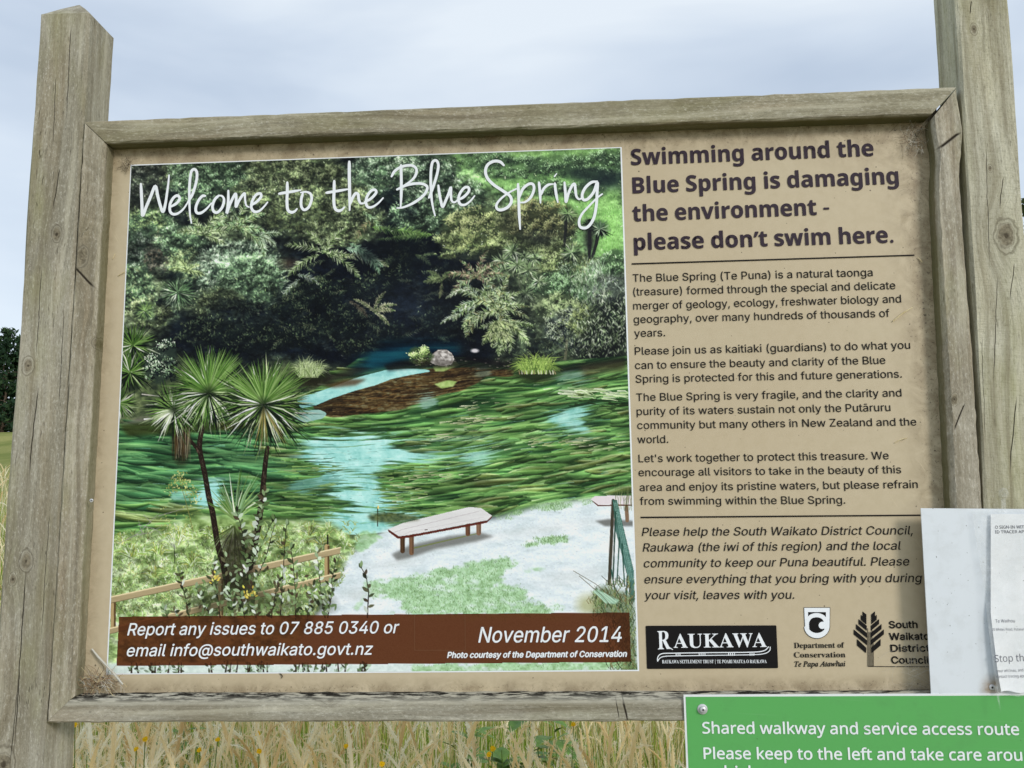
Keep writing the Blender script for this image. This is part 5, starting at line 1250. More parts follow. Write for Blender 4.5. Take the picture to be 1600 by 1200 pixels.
sh = [(922, 66), (1055, 66), (1054, 160)] + [(988 + 66 * math.cos(a), 162 + 62 * math.sin(a)) for a in np.linspace(.1, math.pi - .1, 12)] + [(926, 160)]
def grow(P, k): cx, cy = 988, 140; return [(cx + (x - cx) * k, cy + (y - cy) * k) for x, y in P]
px_poly(g, Z8(*grow(sh, 1.035)), -.0011); px_poly(g, Z8(*sh), -.0012, 1)
inn = [(942, 88), (1035, 88), (1035, 150)] + [(988 + 47 * math.cos(a), 155 + 42 * math.sin(a)) for a in np.linspace(.1, math.pi - .1, 12)] + [(942, 150)]
px_poly(g, Z8(*inn), -.0013)
px_line(g, catmull(Z8((940, 176), (938, 140), (956, 112), (990, 104), (1022, 116), (1036, 146), (1034, 176)), 6), [5 + 1.6 * math.sin(i / 36 * 3.14) for i in range(60)], -.0014, 1)
px_poly(g, Z8(*[(1016 + 19 * math.cos(a), 157 + 19 * math.sin(a)) for a in np.linspace(0, 6.1, 16)]), -.0015, 1)
text_into(g, 0, serif_bold('Department of'), (1240.8, 1012.6), (1319.6, 1012.0), 8.4, F_NOTO, Y=-.0012, ch=serif_bold('D'))
text_into(g, 0, serif_bold('Conservation'), (1240.8, 1027.4), (1321.2, 1027.0), 8.4, F_NOTO, Y=-.0012, ch=serif_bold('D'))
text_into(g, 0, serif_italic('Te Papa Atawhai'), (1241.8, 1041.6), (1321.2, 1041.0), 8.0, F_NOTO, Y=-.0012, ch=serif_italic('T'), bold=.014)
attach(g.build('emblem', [M_BLACK, M_WHITE]), PANEL)['label'] = 'white shield emblem with a black koru curl above Department of Conservation'
g = G()
for lx, y0, rx, h1 in ((1226, 84, 1246, 40), (1217, 102, 1246, 44), (1205, 124, 1248, 46), (1192, 150, 1250, 50), (1180, 178, 1250, 54), (1197, 232, 1246, 54)):
    w = rx - lx; sl = w * .82
    if y0 == 232: L_ = [(lx, y0 - 4), (rx, y0 + 42), (rx - 2, y0 + 70), (lx, y0 + 30)]
    else: L_ = [(lx, y0), (rx, y0 + sl), (rx, y0 + sl + 26), (lx, y0 + 26)]
    px_poly(g, Z8(*L_), -.0011); px_poly(g, Z8(*[(2517 - x, y) for x, y in L_]), -.0011)
for x, y in ((1253, 172), (1260, 190), (1268, 190), (1282, 250), (1275, 172)): px_line(g, Z8((x, y), (x + 1, 371)), .9, -.0012)
px_line(g, Z8((1255, 371), (1574, 373)), 1.0, -.0012)
for s_, a, b in (('South', (1366, 171), (1512, 170)), ('Waikato', (1367, 233), (1574, 231)), ('District', (1374, 294), (1576, 293)), ('Council', (1378, 355), (1573, 356))):
    A_, B_ = Z8(a, b); text_into(g, 0, s_, A_, B_, 10.6, F_SANS, Y=-.0012, bold=.026)
attach(g.build('emblem', [M_BLACK]), PANEL)['label'] = 'black leafy tree emblem beside South Waikato District Council'

# screws in the frame
M_STEEL = NT('screw_steel'); M_STEEL.out(srgb(206, 206, 208), .42, .5, .45); M_STEEL = M_STEEL.m
M_SOCK = flat('socket_dark', (.02, .02, .02), .7)
def disc_head(g, c, r, h, mi=0, n=18):
    rings = []
    for k, (rr_, dy) in enumerate(((1, 0), (1, .5), (.86, .85), (.5, 1.0), (.001, 1.02))):
        rings.append([(c.x + r * rr_ * math.cos(a), c.y - h * dy, c.z + r * rr_ * math.sin(a)) for a in np.linspace(0, 2 * math.pi, n + 1)[:-1]])
    b = len(g.v); g.v += [Vector(p) for r_ in rings for p in r_]
    for i in range(len(rings) - 1):
        for j in range(n): g.f.append((b + i * n + j, b + i * n + (j + 1) % n, b + (i + 1) * n + (j + 1) % n, b + (i + 1) * n + j)); g.m.append(mi)
for px, py in ((143, 782),):
    g = G(); c = at(px, py, -.0352); disc_head(g, c, .0034, .0010); px_poly(g, [(px - 1.6, py - .5), (px + 1.6, py - .5), (px + 1.6, py + .5), (px - 1.6, py + .5)], c.y - .0016, 1)
    attach(g.build('screw', [M_STEEL, M_SOCK], smooth=False), BOARD)

# ------------------------------------------------------------------ green walkway sign
def m_sheet(name, col, rough=.35, dirt=.25, dcol=(110, 104, 84), spec=.4, scale=30):
    t = NT(name); o = t.obj(); X_ = t.xyz(o); a = t.noise(o, scale, 5, .65, .4); b = t.noise(o, 3, 3)
    c = t.mix(t.map(a, .52, .75, 0, dirt), srgb(*col), srgb(*dcol)); c = t.mix(t.map(b, .35, .7, 0, dirt * .5), c, srgb(*(int(v * .86) for v in col)))
    f = t.map(t.noise(o, 220, 1, .3), .785, .81, 0, .7); sc = t.noise(t.comb(t.math('MULTIPLY_ADD', X_[0], .06, X_[2]), X_[1], t.math('MULTIPLY', X_[2], .3)), 160, 3, .6); c = t.mix(t.map(sc, .64, .76, 0, dirt * 1.1), c, srgb(*(min(255, int(v * .6 + 96)) for v in col))); c = t.mix(f, c, srgb(70, 66, 54))
    t.bump(b, .06, .004); return t.out(c, t.map(a, .3, .7, rough, rough + .15), spec)
M_EDGE = m_sheet('sheet_white', (232, 236, 236), .35, .12)
GREEN = tag(empty('walkway_sign', at(1330, 1180, -.037)), 'green sheet sign with white Shared walkway lettering bolted to the lower rail', 'sign')
a = at(1068.0, 1085.6, -.04); gx0, gz1 = a.x, a.z; gx1, gz0 = 1.735, gz1 - .315
g = G().box((gx0, -.0400, gz0), (gx1, -.0368, gz1)); attach(g.build('plate', M_EDGE), GREEN)
g = G(); e = .0034
g.add([(gx0 + e, -.0404, gz0 + e), (gx1 - e, -.0404, gz0 + e), (gx1 - e, -.0404, gz1 - e), (gx0 + e, -.0404, gz1 - e)], [(0, 1, 2, 3)])
attach(g.build('green_face', m_sheet('sheet_green', (92, 172, 92), .34, .16, (70, 120, 66))), GREEN)
def wid(s, f): v, _ = glyphs(s, f); return max(p[0] for p in v) - min(p[0] for p in v)
T = Text(); kw = dict(f=F_NOTO, bold=.012, Y=-.0412)
T.line('Shared walkway and service access route', (1098, 1145.9), (1592.5, 1148.2), 17.4, **kw)
r_ = wid('Please keep to the left and take care around', F_NOTO) / wid('Please keep to the left and take care arou', F_NOTO)
T.line('Please keep to the left and take care around', (1100, 1185.6), (1100 + 498 * r_, 1185.6 + 2.8 * r_), 17.4, **kw)
T.line('vehicles', (1101, 1214.5), (1203, 1215), 17.4, **kw)
T.build('lettering', flat('vinyl_white', srgb(236, 242, 242), .4, .3), GREEN)
g = G(); c = at(1097.5, 1108, -.0405); disc_head(g, c, .0088, .0028); c2 = c + Vector((0, -.0026, 0)); disc_head(g, c2, .0056, .0052)
c3 = c2 + Vector((.0002, -.0052, 0)); g.add([(c3.x + .0022 * math.cos(k), c3.y - .0001, c3.z + .0022 * math.sin(k)) for k in np.linspace(0, 6.283, 7)[:-1]], [(0, 1, 2, 3, 4, 5)], 1)
attach(g.build('bolt', [M_STEEL, flat('bolt_recess', (.16, .16, .17), .4, .5, .8)]), GREEN)

# ------------------------------------------------------------------ white metal plate and the poster sleeve taped on it
PLATE = tag(empty('blank_plate', at(1500, 940, -.0385)), 'blank white metal plate screwed over the right end of the board', 'plate')
def q(px, py): p = at(px, py, -.0395); return p.x, p.z
P4 = [q(1438.8, 794), q(1700, 796), q(1706, 1088.5), q(1455, 1085)]
g = G(); n = 4
fr = [(x, -.0395, z) for x, z in P4]; bk = [(x, -.0372, z) for x, z in P4]
g.add(fr + bk, [(3, 2, 1, 0), (4, 5, 6, 7)] + [(i, (i + 1) % 4, 4 + (i + 1) % 4, 4 + i) for i in range(4)])
def m_plate():
    t = NT('plate_white'); o = t.obj(); X, Y, Z = t.xyz(o)
    a = t.noise(o, 34, 5, .65); c = t.mix(t.map(a, .5, .75, 0, .22), srgb(222, 228, 234), srgb(170, 172, 168))
    p = at(1552, 1076, -.0395); d = t.n('VectorMath', operation='DISTANCE'); t.set(d.inputs[0], o); d.inputs[1].default_value = p
    rust = t.math('MULTIPLY', t.map(d.outputs['Value'], .006, .03, .9, 0, True), t.map(a, .35, .6, .35, 1)); c = t.mix(rust, c, srgb(150, 124, 92))
    f = t.map(t.noise(o, 240, 1, .3), .785, .81, 0, .7); c = t.mix(f, c, srgb(86, 84, 78))
    return t.out(c, .3, .5)
attach(g.build('sheet', m_plate()), PLATE)
g = G(); c = at(1550, 1074, -.0397); disc_head(g, c, .0050, .0016); g.add([(c.x + .0018 * math.cos(k), c.y - .0018, c.z + .0018 * math.sin(k)) for k in np.linspace(0, 6.283, 9)[:-1]], [tuple(range(8))], 1)
attach(g.build('screw', [M_STEEL, M_SOCK]), PLATE)

POSTER = tag(empty('poster', at(1590, 940, -.044)), 'torn paper notice in a clear plastic sleeve taped over the white plate', 'poster')
LE = [(797, 1519), (840, 1524), (900, 1535), (985, 1545), (1050, 1553), (1085, 1559)]
def left_x(y): return float(np.interp(y, [p[0] for p in LE], [p[1] for p in LE]))
def sheet_Y(px, py, base=-.0425):
    s = max(0, px - left_x(py)) / 22; t = (py - 797) / 300
    return base - .010 * math.exp(-s) * (.25 + t) - .003 * max(0, t) ** 3 * math.exp(-max(0, px - 1560) / 40) + .0008 * math.sin(py / 23) + .0006 * math.sin(px / 9 + py / 31)
def sleeve(name, x_of, y0, y1, x1, mat, base, extra=None, nx=26, ny=40):
    g = G(); I = {}
    for j in range(ny + 1):
        for i in range(nx + 1):
            y = y0 + (y1 - y0) * j / ny; xl = x_of(y); x = xl + (x1 - xl) * (i / nx) ** 1.5
            yy = y + (extra(x, j / ny) if extra else 0)
            I[i, j] = len(g.v); g.v.append(at(x, yy, sheet_Y(x, min(yy, 1090), base)))
    for j in range(ny):
        for i in range(nx): g.f.append((I[i, j], I[i, j + 1], I[i + 1, j + 1], I[i + 1, j])); g.m.append(0)
    return attach(g.build(name, mat, smooth=True), POSTER)
def m_plastic():
    t = NT('plastic_sleeve'); t.b.inputs['Base Color'].default_value = (*srgb(232, 236, 236), 1); t.b.inputs['Roughness'].default_value = .13
    a = t.noise(t.obj(), 40, 4, .6); t.b.inputs['Specular IOR Level'].default_value = .6
    t.set(t.b.inputs['Alpha'], t.map(a, .35, .65, .07, .24)); cr = t.noise(t.obj(), 26, 5, .7, 1.2); t.bump(cr, .8, .007); return t.m
M_PAPER = m_sheet('paper', (236, 238, 240), .55, .1, (196, 190, 176), .2, 22)
def bot(x, t): return 0 if t < .97 else (t - .97) / .03 * (4 * math.sin(x / 7) * .6 - (x - 1563) * .05)
sleeve('paper', lambda y: max(left_x(y) + 6, 1548 - (y < 880) * 0), 803, 1082, 1692, M_PAPER, -.0430, bot)
sleeve('plastic_sleeve', left_x, 797, 1088, 1698, m_plastic(), -.0440, bot)
# the drawn out lower corner of the sleeve
g = G(); prev = None
for k in range(9):
    t = k / 8; y = 1070 + 42 * t; cx = 1556 + 7.5 * t; w = 5 * (1 - t) + .25
    A, B = at(cx - w * .6, y, sheet_Y(1556, 1085, -.0446) - .003 * t), at(cx + w * .6, y, sheet_Y(1562, 1085, -.0446) - .001 * t)
    if prev: g.add([prev[0], A, B, prev[1]], [(0, 1, 2, 3)])
    prev = (A, B)
attach(g.build('sleeve_corner', m_plastic(), smooth=True), POSTER)
def on_paper(Y=-.0438):
    def f(p):
        d = p - Vector(CAM_C); R_ = (r0.dot(d), r1.dot(d), r2.dot(d)); px, py = 800 + 1413.1 * R_[0] / R_[2], 600 + 1413.1 * R_[1] / R_[2]
        return at(px, py, sheet_Y(px, py, -.0430) - .00035)
    return f
M_PTXT = flat('poster_ink', srgb(52, 54, 78), .6, .2); T = Text(); W_ = on_paper()
def pt(txt, vis, x0, y0, x1, y1, cap, **k):
    r_ = wid(txt, F_NOTO) / wid(vis, F_NOTO); T.line(txt, (x0, y0), (x0 + (x1 - x0) * r_, y0 + (y1 - y0) * r_), cap, f=F_NOTO, warp=W_, Y=-.0448, **k)
pt('O SIGN-IN WITH', 'O SIGN-IN WIT', 1555, 826, 1600, 825.6, 4.6, bold=.01); pt('ID TRACER APP', 'ID TRACER AP', 1555, 833.4, 1600, 833, 4.6, bold=.01)
pt('Te Waihou', 'Te Waihou', 1555.5, 973, 1586, 972.4, 5.0); pt('20 Whites Road, Putaruru', '20 Whites Road, Putarur', 1550, 985.6, 1600, 985, 3.9)
pt('Stop the', 'Stop th', 1554.6, 1034.6, 1600, 1033, 11.0); pt('your wh\u0101nau, and y', 'your wh\u0101nau, and', 1557, 1050.6, 1599, 1049, 4.4); pt('contact tracing app', 'contact tracing app', 1557, 1059.4, 1602, 1058, 4.4)
T.build('lettering', M_PTXT, POSTER)
# clear plastic tab on the post above the sleeve
g = G(); ring = []
for k in np.linspace(0, 2 * math.pi, 25)[:-1]: ring.append((1568 + 8.0 * math.sin(k), 771.5 - 9.5 * math.cos(k)))
for i in range(24):
    p, q2 = ring[i], ring[(i + 1) % 24]; c_ = (1568, 771.5); m1 = [(c_[0] + (a_[0] - c_[0]) * .62, c_[1] + (a_[1] - c_[1]) * .62) for a_ in (p, q2)]
    g.add([at(*p, -.0325), at(*q2, -.0325), at(*m1[1], -.0345), at(*m1[0], -.0345)], [(0, 1, 2, 3)]); g.add([at(*m1[0], -.0345), at(*m1[1], -.0345), at(*c_, -.0328)], [(0, 1, 2)])
g.add([at(1564, 780, -.0335), at(1571.5, 780, -.0335), at(1572.5, 800, -.0425), at(1565, 800, -.0425)], [(0, 3, 2, 1)])
attach(g.build('plastic_tab', m_plastic()), POSTER)

# ------------------------------------------------------------------ webs, debris and bits of straw on the board
M_STRAW = NT('straw'); _t = M_STRAW; M_STRAW = _t.out(_t.mix(_t.map(_t.noise(_t.obj(), 90, 2), .3, .7), srgb(196, 176, 128), srgb(222, 208, 170)), .8, .15)
M_WEB = flat('cobweb_silk', srgb(196, 192, 180), .7, .2); M_MUCK = flat('web_muck', srgb(70, 60, 44), .9, .1); M_FIB = flat('fibre_brown', srgb(150, 124, 98), .9, .1)
straws = [((1395, 502), (1410, 490), (1426, 480), .0013, 'pale straw stuck beside the words hundreds of thousands'), ((1398, 692), (1407, 687), (1418, 684), .0009, 'short pale straw stuck below New Zealand and the'),
          ((1434, 402), (1438, 406), (1441, 410), .0009, 'short straw stuck at the right end of the upper rule line'), ((1036, 1016), (1036, 1016), (1036, 1016), 0, ''),
          ((184, 431), (189, 428), (196, 424), .0008, 'fine straw on the tan margin left of the print, halfway up'), ((176, 405), (178, 400), (180, 396), .0008, 'tiny straw on the tan margin beside the upper left of the print'),
          ((437, 1052), (441, 1056), (440, 1060), .0010, 'dark curled bit hanging below the print')]
for a, b, c, w, lab in straws:
    if not w: continue
    g = G(); Q = catmull((a, b, c), 5); n = len(Q)
    g.tube([at(p.x, p.y, -.0012 - w - .002 * (i / n)) for i, p in enumerate(Q)], [w * (.35 + .65 * math.sin(math.pi * (.15 + .8 * i / n))) for i in range(n)], 5)
    tag(g.build('straw_bit', M_MUCK if 'dark' in lab else M_STRAW), lab, 'straw', 'bits of straw stuck to the board')
def web(name, label, centre, spread, n, mats, seed, r=.00022, Y=-.004, L=(6, 26), bias=0, depth=.02):
    R = random.Random(seed); g = G()
    for i in range(n):
        x, y = centre[0] + R.gauss(0, spread[0]), centre[1] + R.gauss(0, spread[1]); a = R.uniform(-3.14, 3.14) if R.random() > bias else R.gauss(.75, .3); l = R.uniform(*L)
        pts = [(x, y), (x + math.cos(a) * l * .5 + R.gauss(0, l * .12), y + math.sin(a) * l * .5 + R.gauss(0, l * .12)), (x + math.cos(a) * l, y + math.sin(a) * l)]
        y0 = Y - R.random() * depth; Q = catmull(pts, 3); g.tube([at(p.x, p.y, min(-.0025, y0 + R.gauss(0, .0006))) for p in Q], [r * R.uniform(.5, 1.4)] * len(Q), 3, R.randrange(len(mats)), cap=False)
    tag(g.build(name, mats), label, 'cobweb' if 'web' in name else 'debris')
web('debris_tuft', 'tuft of dead fibres and web lodged in the lower left frame corner', (152, 1064), (13, 5), 170, [M_FIB, M_STRAW, M_WEB, M_FIB, M_MUCK], 2, .00035, -.006, (8, 26), .25, .022)
web('cobweb', 'dark tangled cobweb in the upper right corner of the panel', (1430, 214), (10, 12), 150, [M_MUCK, M_MUCK, M_FIB, M_WEB], 3, .00020, -.004, (5, 22), 0, .014)
web('cobweb', 'pale cobweb over the lower right corner by the white plate', (1434, 1042), (14, 20), 70, [M_WEB], 4, .00013, -.004, (10, 44), 0, .02)
web('cobweb', 'small dark web knot at the upper left corner of the print', (196, 258), (4, 4), 46, [M_MUCK], 5, .00022, -.003, (3, 12), 0, .003)
web('cobweb', 'thin brown webs hanging under the middle of the top rail', (756, 214), (20, 3.5), 90, [M_MUCK, M_FIB], 6, .00016, -.003, (4, 14), 0, .012)
g = G()
g.tube([at(143.5, 1014, -.006), at(154, 1027, -.008), at(166.5, 1040, -.012), at(180, 1055, -.019), at(192, 1069.5, -.026)], [.0016, .0022, .0019, .0023, .0014], 6)
tag(g.build('cobweb', M_WEB), 'whitish web strand crossing the lower left corner of the print', 'cobweb')

# ------------------------------------------------------------------ grass behind the board
grn = np.random.default_rng(21)
def tmpl_head(r, droop, hl, hw):
    """stem with a soft plume of spikelets; unit = metres, height about 1"""
    v, f = [], []
    def quad(a, b, c, d): n = len(v); v.extend([a, b, c, d]); f.append((n, n + 1, n + 2, n + 3))
    bend = r.uniform(.03, .12); H = .88
    def axis(t):          # t in 0..1 along the stem, then 1..2 along the head
        if t <= 1: return Vector((bend * t * t, 0, H * t))
        s = t - 1; a = .25 + droop * s
        return Vector((bend + hl * math.sin(a) * s, 0, H + hl * math.cos(a * .8) * s))
    k = 7
    for i in range(k):
        p, n_ = axis(i / k), axis((i + 1) / k); w = .0016 - .0006 * i / k
        quad(p + Vector((0, -w, 0)), p + Vector((0, w, 0)), n_ + Vector((0, w, 0)), n_ + Vector((0, -w, 0)))
        quad(p + Vector((-w, 0, 0)), p + Vector((w, 0, 0)), n_ + Vector((w, 0, 0)), n_ + Vector((-w, 0, 0)))
    ring = []
    for i in range(8):
        s = i / 7; c_ = axis(1 + s * .98); env = hw * .62 * (math.sin(math.pi * min(1, .10 + .88 * s)) ** .8) * r.uniform(.75, 1.15)
        ring.append([c_ + Vector((math.cos(a) * env, math.sin(a) * env, 0)) for a in (0, 1.257, 2.513, 3.770, 5.027)])
    for i in range(7):
        for j in range(5): quad(ring[i][j], ring[i][(j + 1) % 5], ring[i + 1][(j + 1) % 5], ring[i + 1][j])
    for i in range(54):
        s = (i + r.random()) / 54; p = axis(1 + s * .97); d = (axis(1 + min(1, s + .03)) - p).normalized()
        a = r.uniform(0, 6.283); env = hw * (math.sin(math.pi * min(1, .12 + .86 * s)) ** .7) * r.uniform(.5, 1.25)
        u = Vector((math.cos(a), math.sin(a), 0)); u = (u - d * u.dot(d)).normalized(); q_ = p + u * env
        l = r.uniform(.010, .019); dr = (d + u * .45).normalized(); s_ = dr.cross(u).normalized() * r.uniform(.0010, .0020)
        quad(p + u * env * .2, q_ + s_ + dr * l * .4, q_ + dr * l, q_ - s_ + dr * l * .4)
    return np.array([tuple(x) for x in v], np.float32), np.array(f, np.int32)
def tmpl_blade(r, w, curl):
    v, f = [], []; k = 5
    for i in range(k + 1):
        t = i / k; x = curl * t * t; z = t * (1 - .25 * curl * t); ww = w * (1 - t) ** .7 * (.6 + .4 * (t > 0))
        v += [(x, -ww, z), (x, ww, z)]
    for i in range(k): f.append((2 * i, 2 * i + 1, 2 * i + 3, 2 * i + 2))
    return np.array(v, np.float32), np.array(f, np.int32)
def m_grass(name, stops, trans=.25):
    t = NT(name); a = t.n('Attribute', attribute_name='tone'); c = t.ramp(a.outputs['Fac'], stops)
    t.out(c, .75, .15); tr = t.n('BsdfTranslucent'); t.set(tr.inputs[0], c); mx = t.n('MixShader'); mx.inputs[0].default_value = trans
    t.t.links.new(t.b.outputs[0], mx.inputs[1]); t.t.links.new(tr.outputs[0], mx.inputs[2]); t.t.links.new(mx.outputs[0], t.t.nodes['Material Output'].inputs[0]); return t.m
def field(name, templates, spots, mat):
    """all blades of one kind of grass as one mesh; spots = (x, y, scale, turn, tilt, tone)"""
    V, F, Tn = [], [], []; off = 0
    for i, (x, y, s, rot, tilt, tone) in enumerate(spots):
        v, f = templates[i % len(templates)]
        c, s_ = math.cos(rot), math.sin(rot); ct, st = math.cos(tilt), math.sin(tilt)
        px = v[:, 0] * ct + v[:, 2] * st; pz = -v[:, 0] * st + v[:, 2] * ct
        sw = s if s < 1.3 else s * 1.25
        w = np.stack([(px * c - v[:, 1] * s_ * (sw / s)) * s + x, (px * s_ + v[:, 1] * c * (sw / s)) * s + y, pz * s + ground_z(x, y) - .01], -1)
        V.append(w); F.append(f + off); Tn.append(np.full(len(v), tone, np.float32)); off += len(v)
    V = np.concatenate(V); F = np.concatenate(F); Tn = np.concatenate(Tn)
    me = bpy.data.meshes.new(name); me.vertices.add(len(V)); me.vertices.foreach_set('co', V.ravel().astype(np.float32))
    me.loops.add(F.size); me.loops.foreach_set('vertex_index', F.ravel()); me.polygons.add(len(F)); me.polygons.foreach_set('loop_start', np.arange(0, F.size, 4, dtype=np.int32)); me.update(calc_edges=True)
    a = me.attributes.new('tone', 'FLOAT', 'POINT'); a.data.foreach_set('value', Tn); me.materials.append(mat)
    o = bpy.data.objects.new(name, me); COL.objects.link(o); return tag(o, kind='stuff')
gr_ = random.Random(77)
heads = [tmpl_head(gr_, gr_.choice((.15, .25, .4, .7, 1.2)), gr_.uniform(.11, .18), gr_.uniform(.0055, .0095)) for _ in range(12)]
blades = [tmpl_blade(gr_, gr_.uniform(.0028, .0055), gr_.uniform(.05, .6)) for _ in range(10)]
def green_patch(x, y):          # where the sward is lush rather than dry
    return .5 + .5 * math.sin(x * 2.1 + 1.3 * math.sin(y * 1.7)) * math.sin(y * 1.3 + .8 * x)
hs, bs, ds = [], [], []
def add_zone(n, xr, yr, hs_n, bs_n, smin, smax):
    for _ in range(hs_n):
        x, y = gr_.uniform(*xr), gr_.uniform(*yr)
        lush = green_patch(x, y) * .5 + .75 * math.exp(-((x - .72) / .33) ** 2) * (y < 4)
        if gr_.random() < lush * .62: continue
        hs.append((x, y, gr_.uniform(smin, smax), gr_.uniform(0, 6.283), gr_.gauss(0, .14), gr_.random()))
    for _ in range(bs_n):
        x, y = gr_.uniform(*xr), gr_.uniform(*yr); lush = green_patch(x, y) * .6 + .8 * math.exp(-((x - .72) / .33) ** 2) * (y < 4)
        spot = (x, y, gr_.uniform(.45, .86) * smax, gr_.uniform(0, 6.283), gr_.gauss(0, .22), gr_.random())
        (bs if gr_.random() < .55 + lush * .5 else ds).append(spot)
add_zone(0, (-1.0, 2.0), (.18, .62), 900, 1200, .84, 1.12)
add_zone(0, (-1.0, 2.0), (.62, 1.5), 620, 1700, .70, 1.05)
add_zone(0, (-1.5, 2.4), (1.4, 3.2), 1300, 2600, .66, 1.0)
add_zone(0, (-4.5, 5.0), (3.0, 7.0), 1500, 2600, .75, 1.05)
add_zone(0, (-9, -1.0), (5, 13.5), 2300, 2200, .8, 1.15)
add_zone(0, (-1, 10), (7, 13.5), 900, 700, .8, 1.15)
add_zone(0, (-3.5, -.4), (.1, 4), 700, 1000, .66, .98)
tag(field('dry_grass', heads, hs, m_grass('dry_seed_heads', [(0, srgb(226, 202, 150)), (.3, srgb(248, 232, 190)), (.7, srgb(255, 246, 218)), (1, srgb(255, 252, 238))], .55)))
field('green_grass', blades, bs, m_grass('green_blades', [(0, srgb(72, 108, 26)), (.5, srgb(130, 168, 46)), (1, srgb(190, 210, 86))], .55))
field('straw_grass', blades, ds, m_grass('straw_blades', [(0, srgb(120, 120, 54)), (.5, srgb(176, 164, 92)), (1, srgb(226, 208, 146))], .5))

# yellow flowers and broad leaved weeds among the grass
M_PET = flat('petal_yellow', srgb(255, 214, 26), .6, .2); M_STEM = flat('stem_green', srgb(96, 122, 52), .7, .2)
def flower(px, py, Y, i):
    p = at(px, py, Y); base = Vector((p.x + rnd.uniform(-.04, .04), p.y + rnd.uniform(-.03, .03), ground_z(p.x, p.y)))
    root = tag(empty('yellow_flower', base), 'small yellow meadow flower on a thin stem among dry grass', 'flower', 'yellow flowers among the grass')
    g = G(); m = base.lerp(p, .5) + Vector((rnd.uniform(-.03, .03), 0, 0)); g.tube([base, m, p], [.0015, .0013, .0011], 5); attach(g.build('stem', M_STEM), root)
    g = G(); nrm = Vector((rnd.uniform(-.4, .4), -1, rnd.uniform(.3, .9))).normalized(); u = nrm.cross(Vector((0, 0, 1))).normalized(); w = nrm.cross(u)
    for k in range(11):
        a = k * .571 + rnd.uniform(-.1, .1); d = u * math.cos(a) + w * math.sin(a); s = (u * -math.sin(a) + w * math.cos(a)) * .0022; l = rnd.uniform(.0052, .0074)
        g.add([p, p + d * l * .6 + s + nrm * .002, p + d * l + nrm * .001, p + d * l * .6 - s + nrm * .002], [(0, 1, 2, 3)])
    disc = [p + (u * math.cos(a) + w * math.sin(a)) * .002 + nrm * .002 for a in np.linspace(0, 6.283, 9)[:-1]]; g.add(disc + [p + nrm * .0045], [(i_, (i_ + 1) % 8, 8) for i_ in range(8)])
    attach(g.build('bloom', M_PET), root)
for i, (px, py, Y) in enumerate(((117, 1133, .34), (227, 1155, .28), (213, 1171, .26), (312, 1172, .3), (340, 1156, .4), (403, 1147, .36), (405, 1174, .3), (541, 1166, .42), (770, 1170, .3), (896, 1132, .5), (764, 1179, .3), (597, 1194, .26))): flower(px, py, Y, i)
M_LEAF = NT('weed_leaf'); _t = M_LEAF; _n = _t.noise(_t.obj(), 30, 3); M_LEAF = _t.out(_t.mix(_t.map(_n, .3, .7), srgb(70, 108, 36), srgb(122, 158, 66)), .55, .35)
def weed(px, py, Y, n, L, label, seed):
    R = random.Random(seed); top = at(px, py, Y); base = Vector((top.x, top.y, ground_z(top.x, top.y)))
    root = tag(empty('leafy_weed', base), label, 'weed')
    g = G(); gl = G()
    for i in range(n):
        a = R.uniform(0, 6.283); h = (top.z - base.z) * R.uniform(.72, 1.05); d = Vector((math.cos(a), math.sin(a), 0)); tip = base + d * R.uniform(.02, .13) + Vector((0, 0, h))
        g.tube([base + d * .01, base.lerp(tip, .55) + d * .02, tip], [.003, .0022, .0014], 5)
        for j in range(9):
            t = R.uniform(.5, 1); p = base.lerp(tip, t) + d * .02 * (t * (1 - t)); b = R.uniform(0, 6.283); e = Vector((math.cos(b), math.sin(b), R.uniform(-.1, .9))).normalized(); s = e.cross(Vector((0, 0, 1))).normalized(); l = L * R.uniform(.6, 1.1); w = l * R.uniform(.16, .26); up = s.cross(e)
            row = []
            for k in range(6):
                u_ = k / 5; c_ = p + e * l * u_ - Vector((0, 0, 1)) * l * .35 * u_ * u_; ww = w * math.sin(math.pi * min(1, .06 + .92 * u_)); row.append((c_ - s * ww, c_ - up * ww * .18, c_ + s * ww))
            for k in range(5):
                A, B = row[k], row[k + 1]; gl.add([A[0], A[1], B[1], B[0]], [(0, 1, 2, 3)]); gl.add([A[1], A[2], B[2], B[1]], [(0, 1, 2, 3)])
    attach(g.build('stem', M_STEM), root); attach(gl.build('foliage', M_LEAF, smooth=True), root)
weed(700, 1128, 1.5, 7, .11, 'bright green leafy weed under the middle of the lower rail', 1); weed(818, 1126, 1.3, 8, .13, 'broad leaved green weed standing right of the middle under the rail', 2)
weed(900, 1134, 1.9, 6, .10, 'small green weed deep in the grass towards the green sign', 3); weed(1046, 1136, 1.6, 5, .09, 'green weed half hidden behind the left edge of the green sign', 4); weed(300, 1140, 1.9, 5, .09, 'low green weed in dry grass under the left half of the rail', 5)

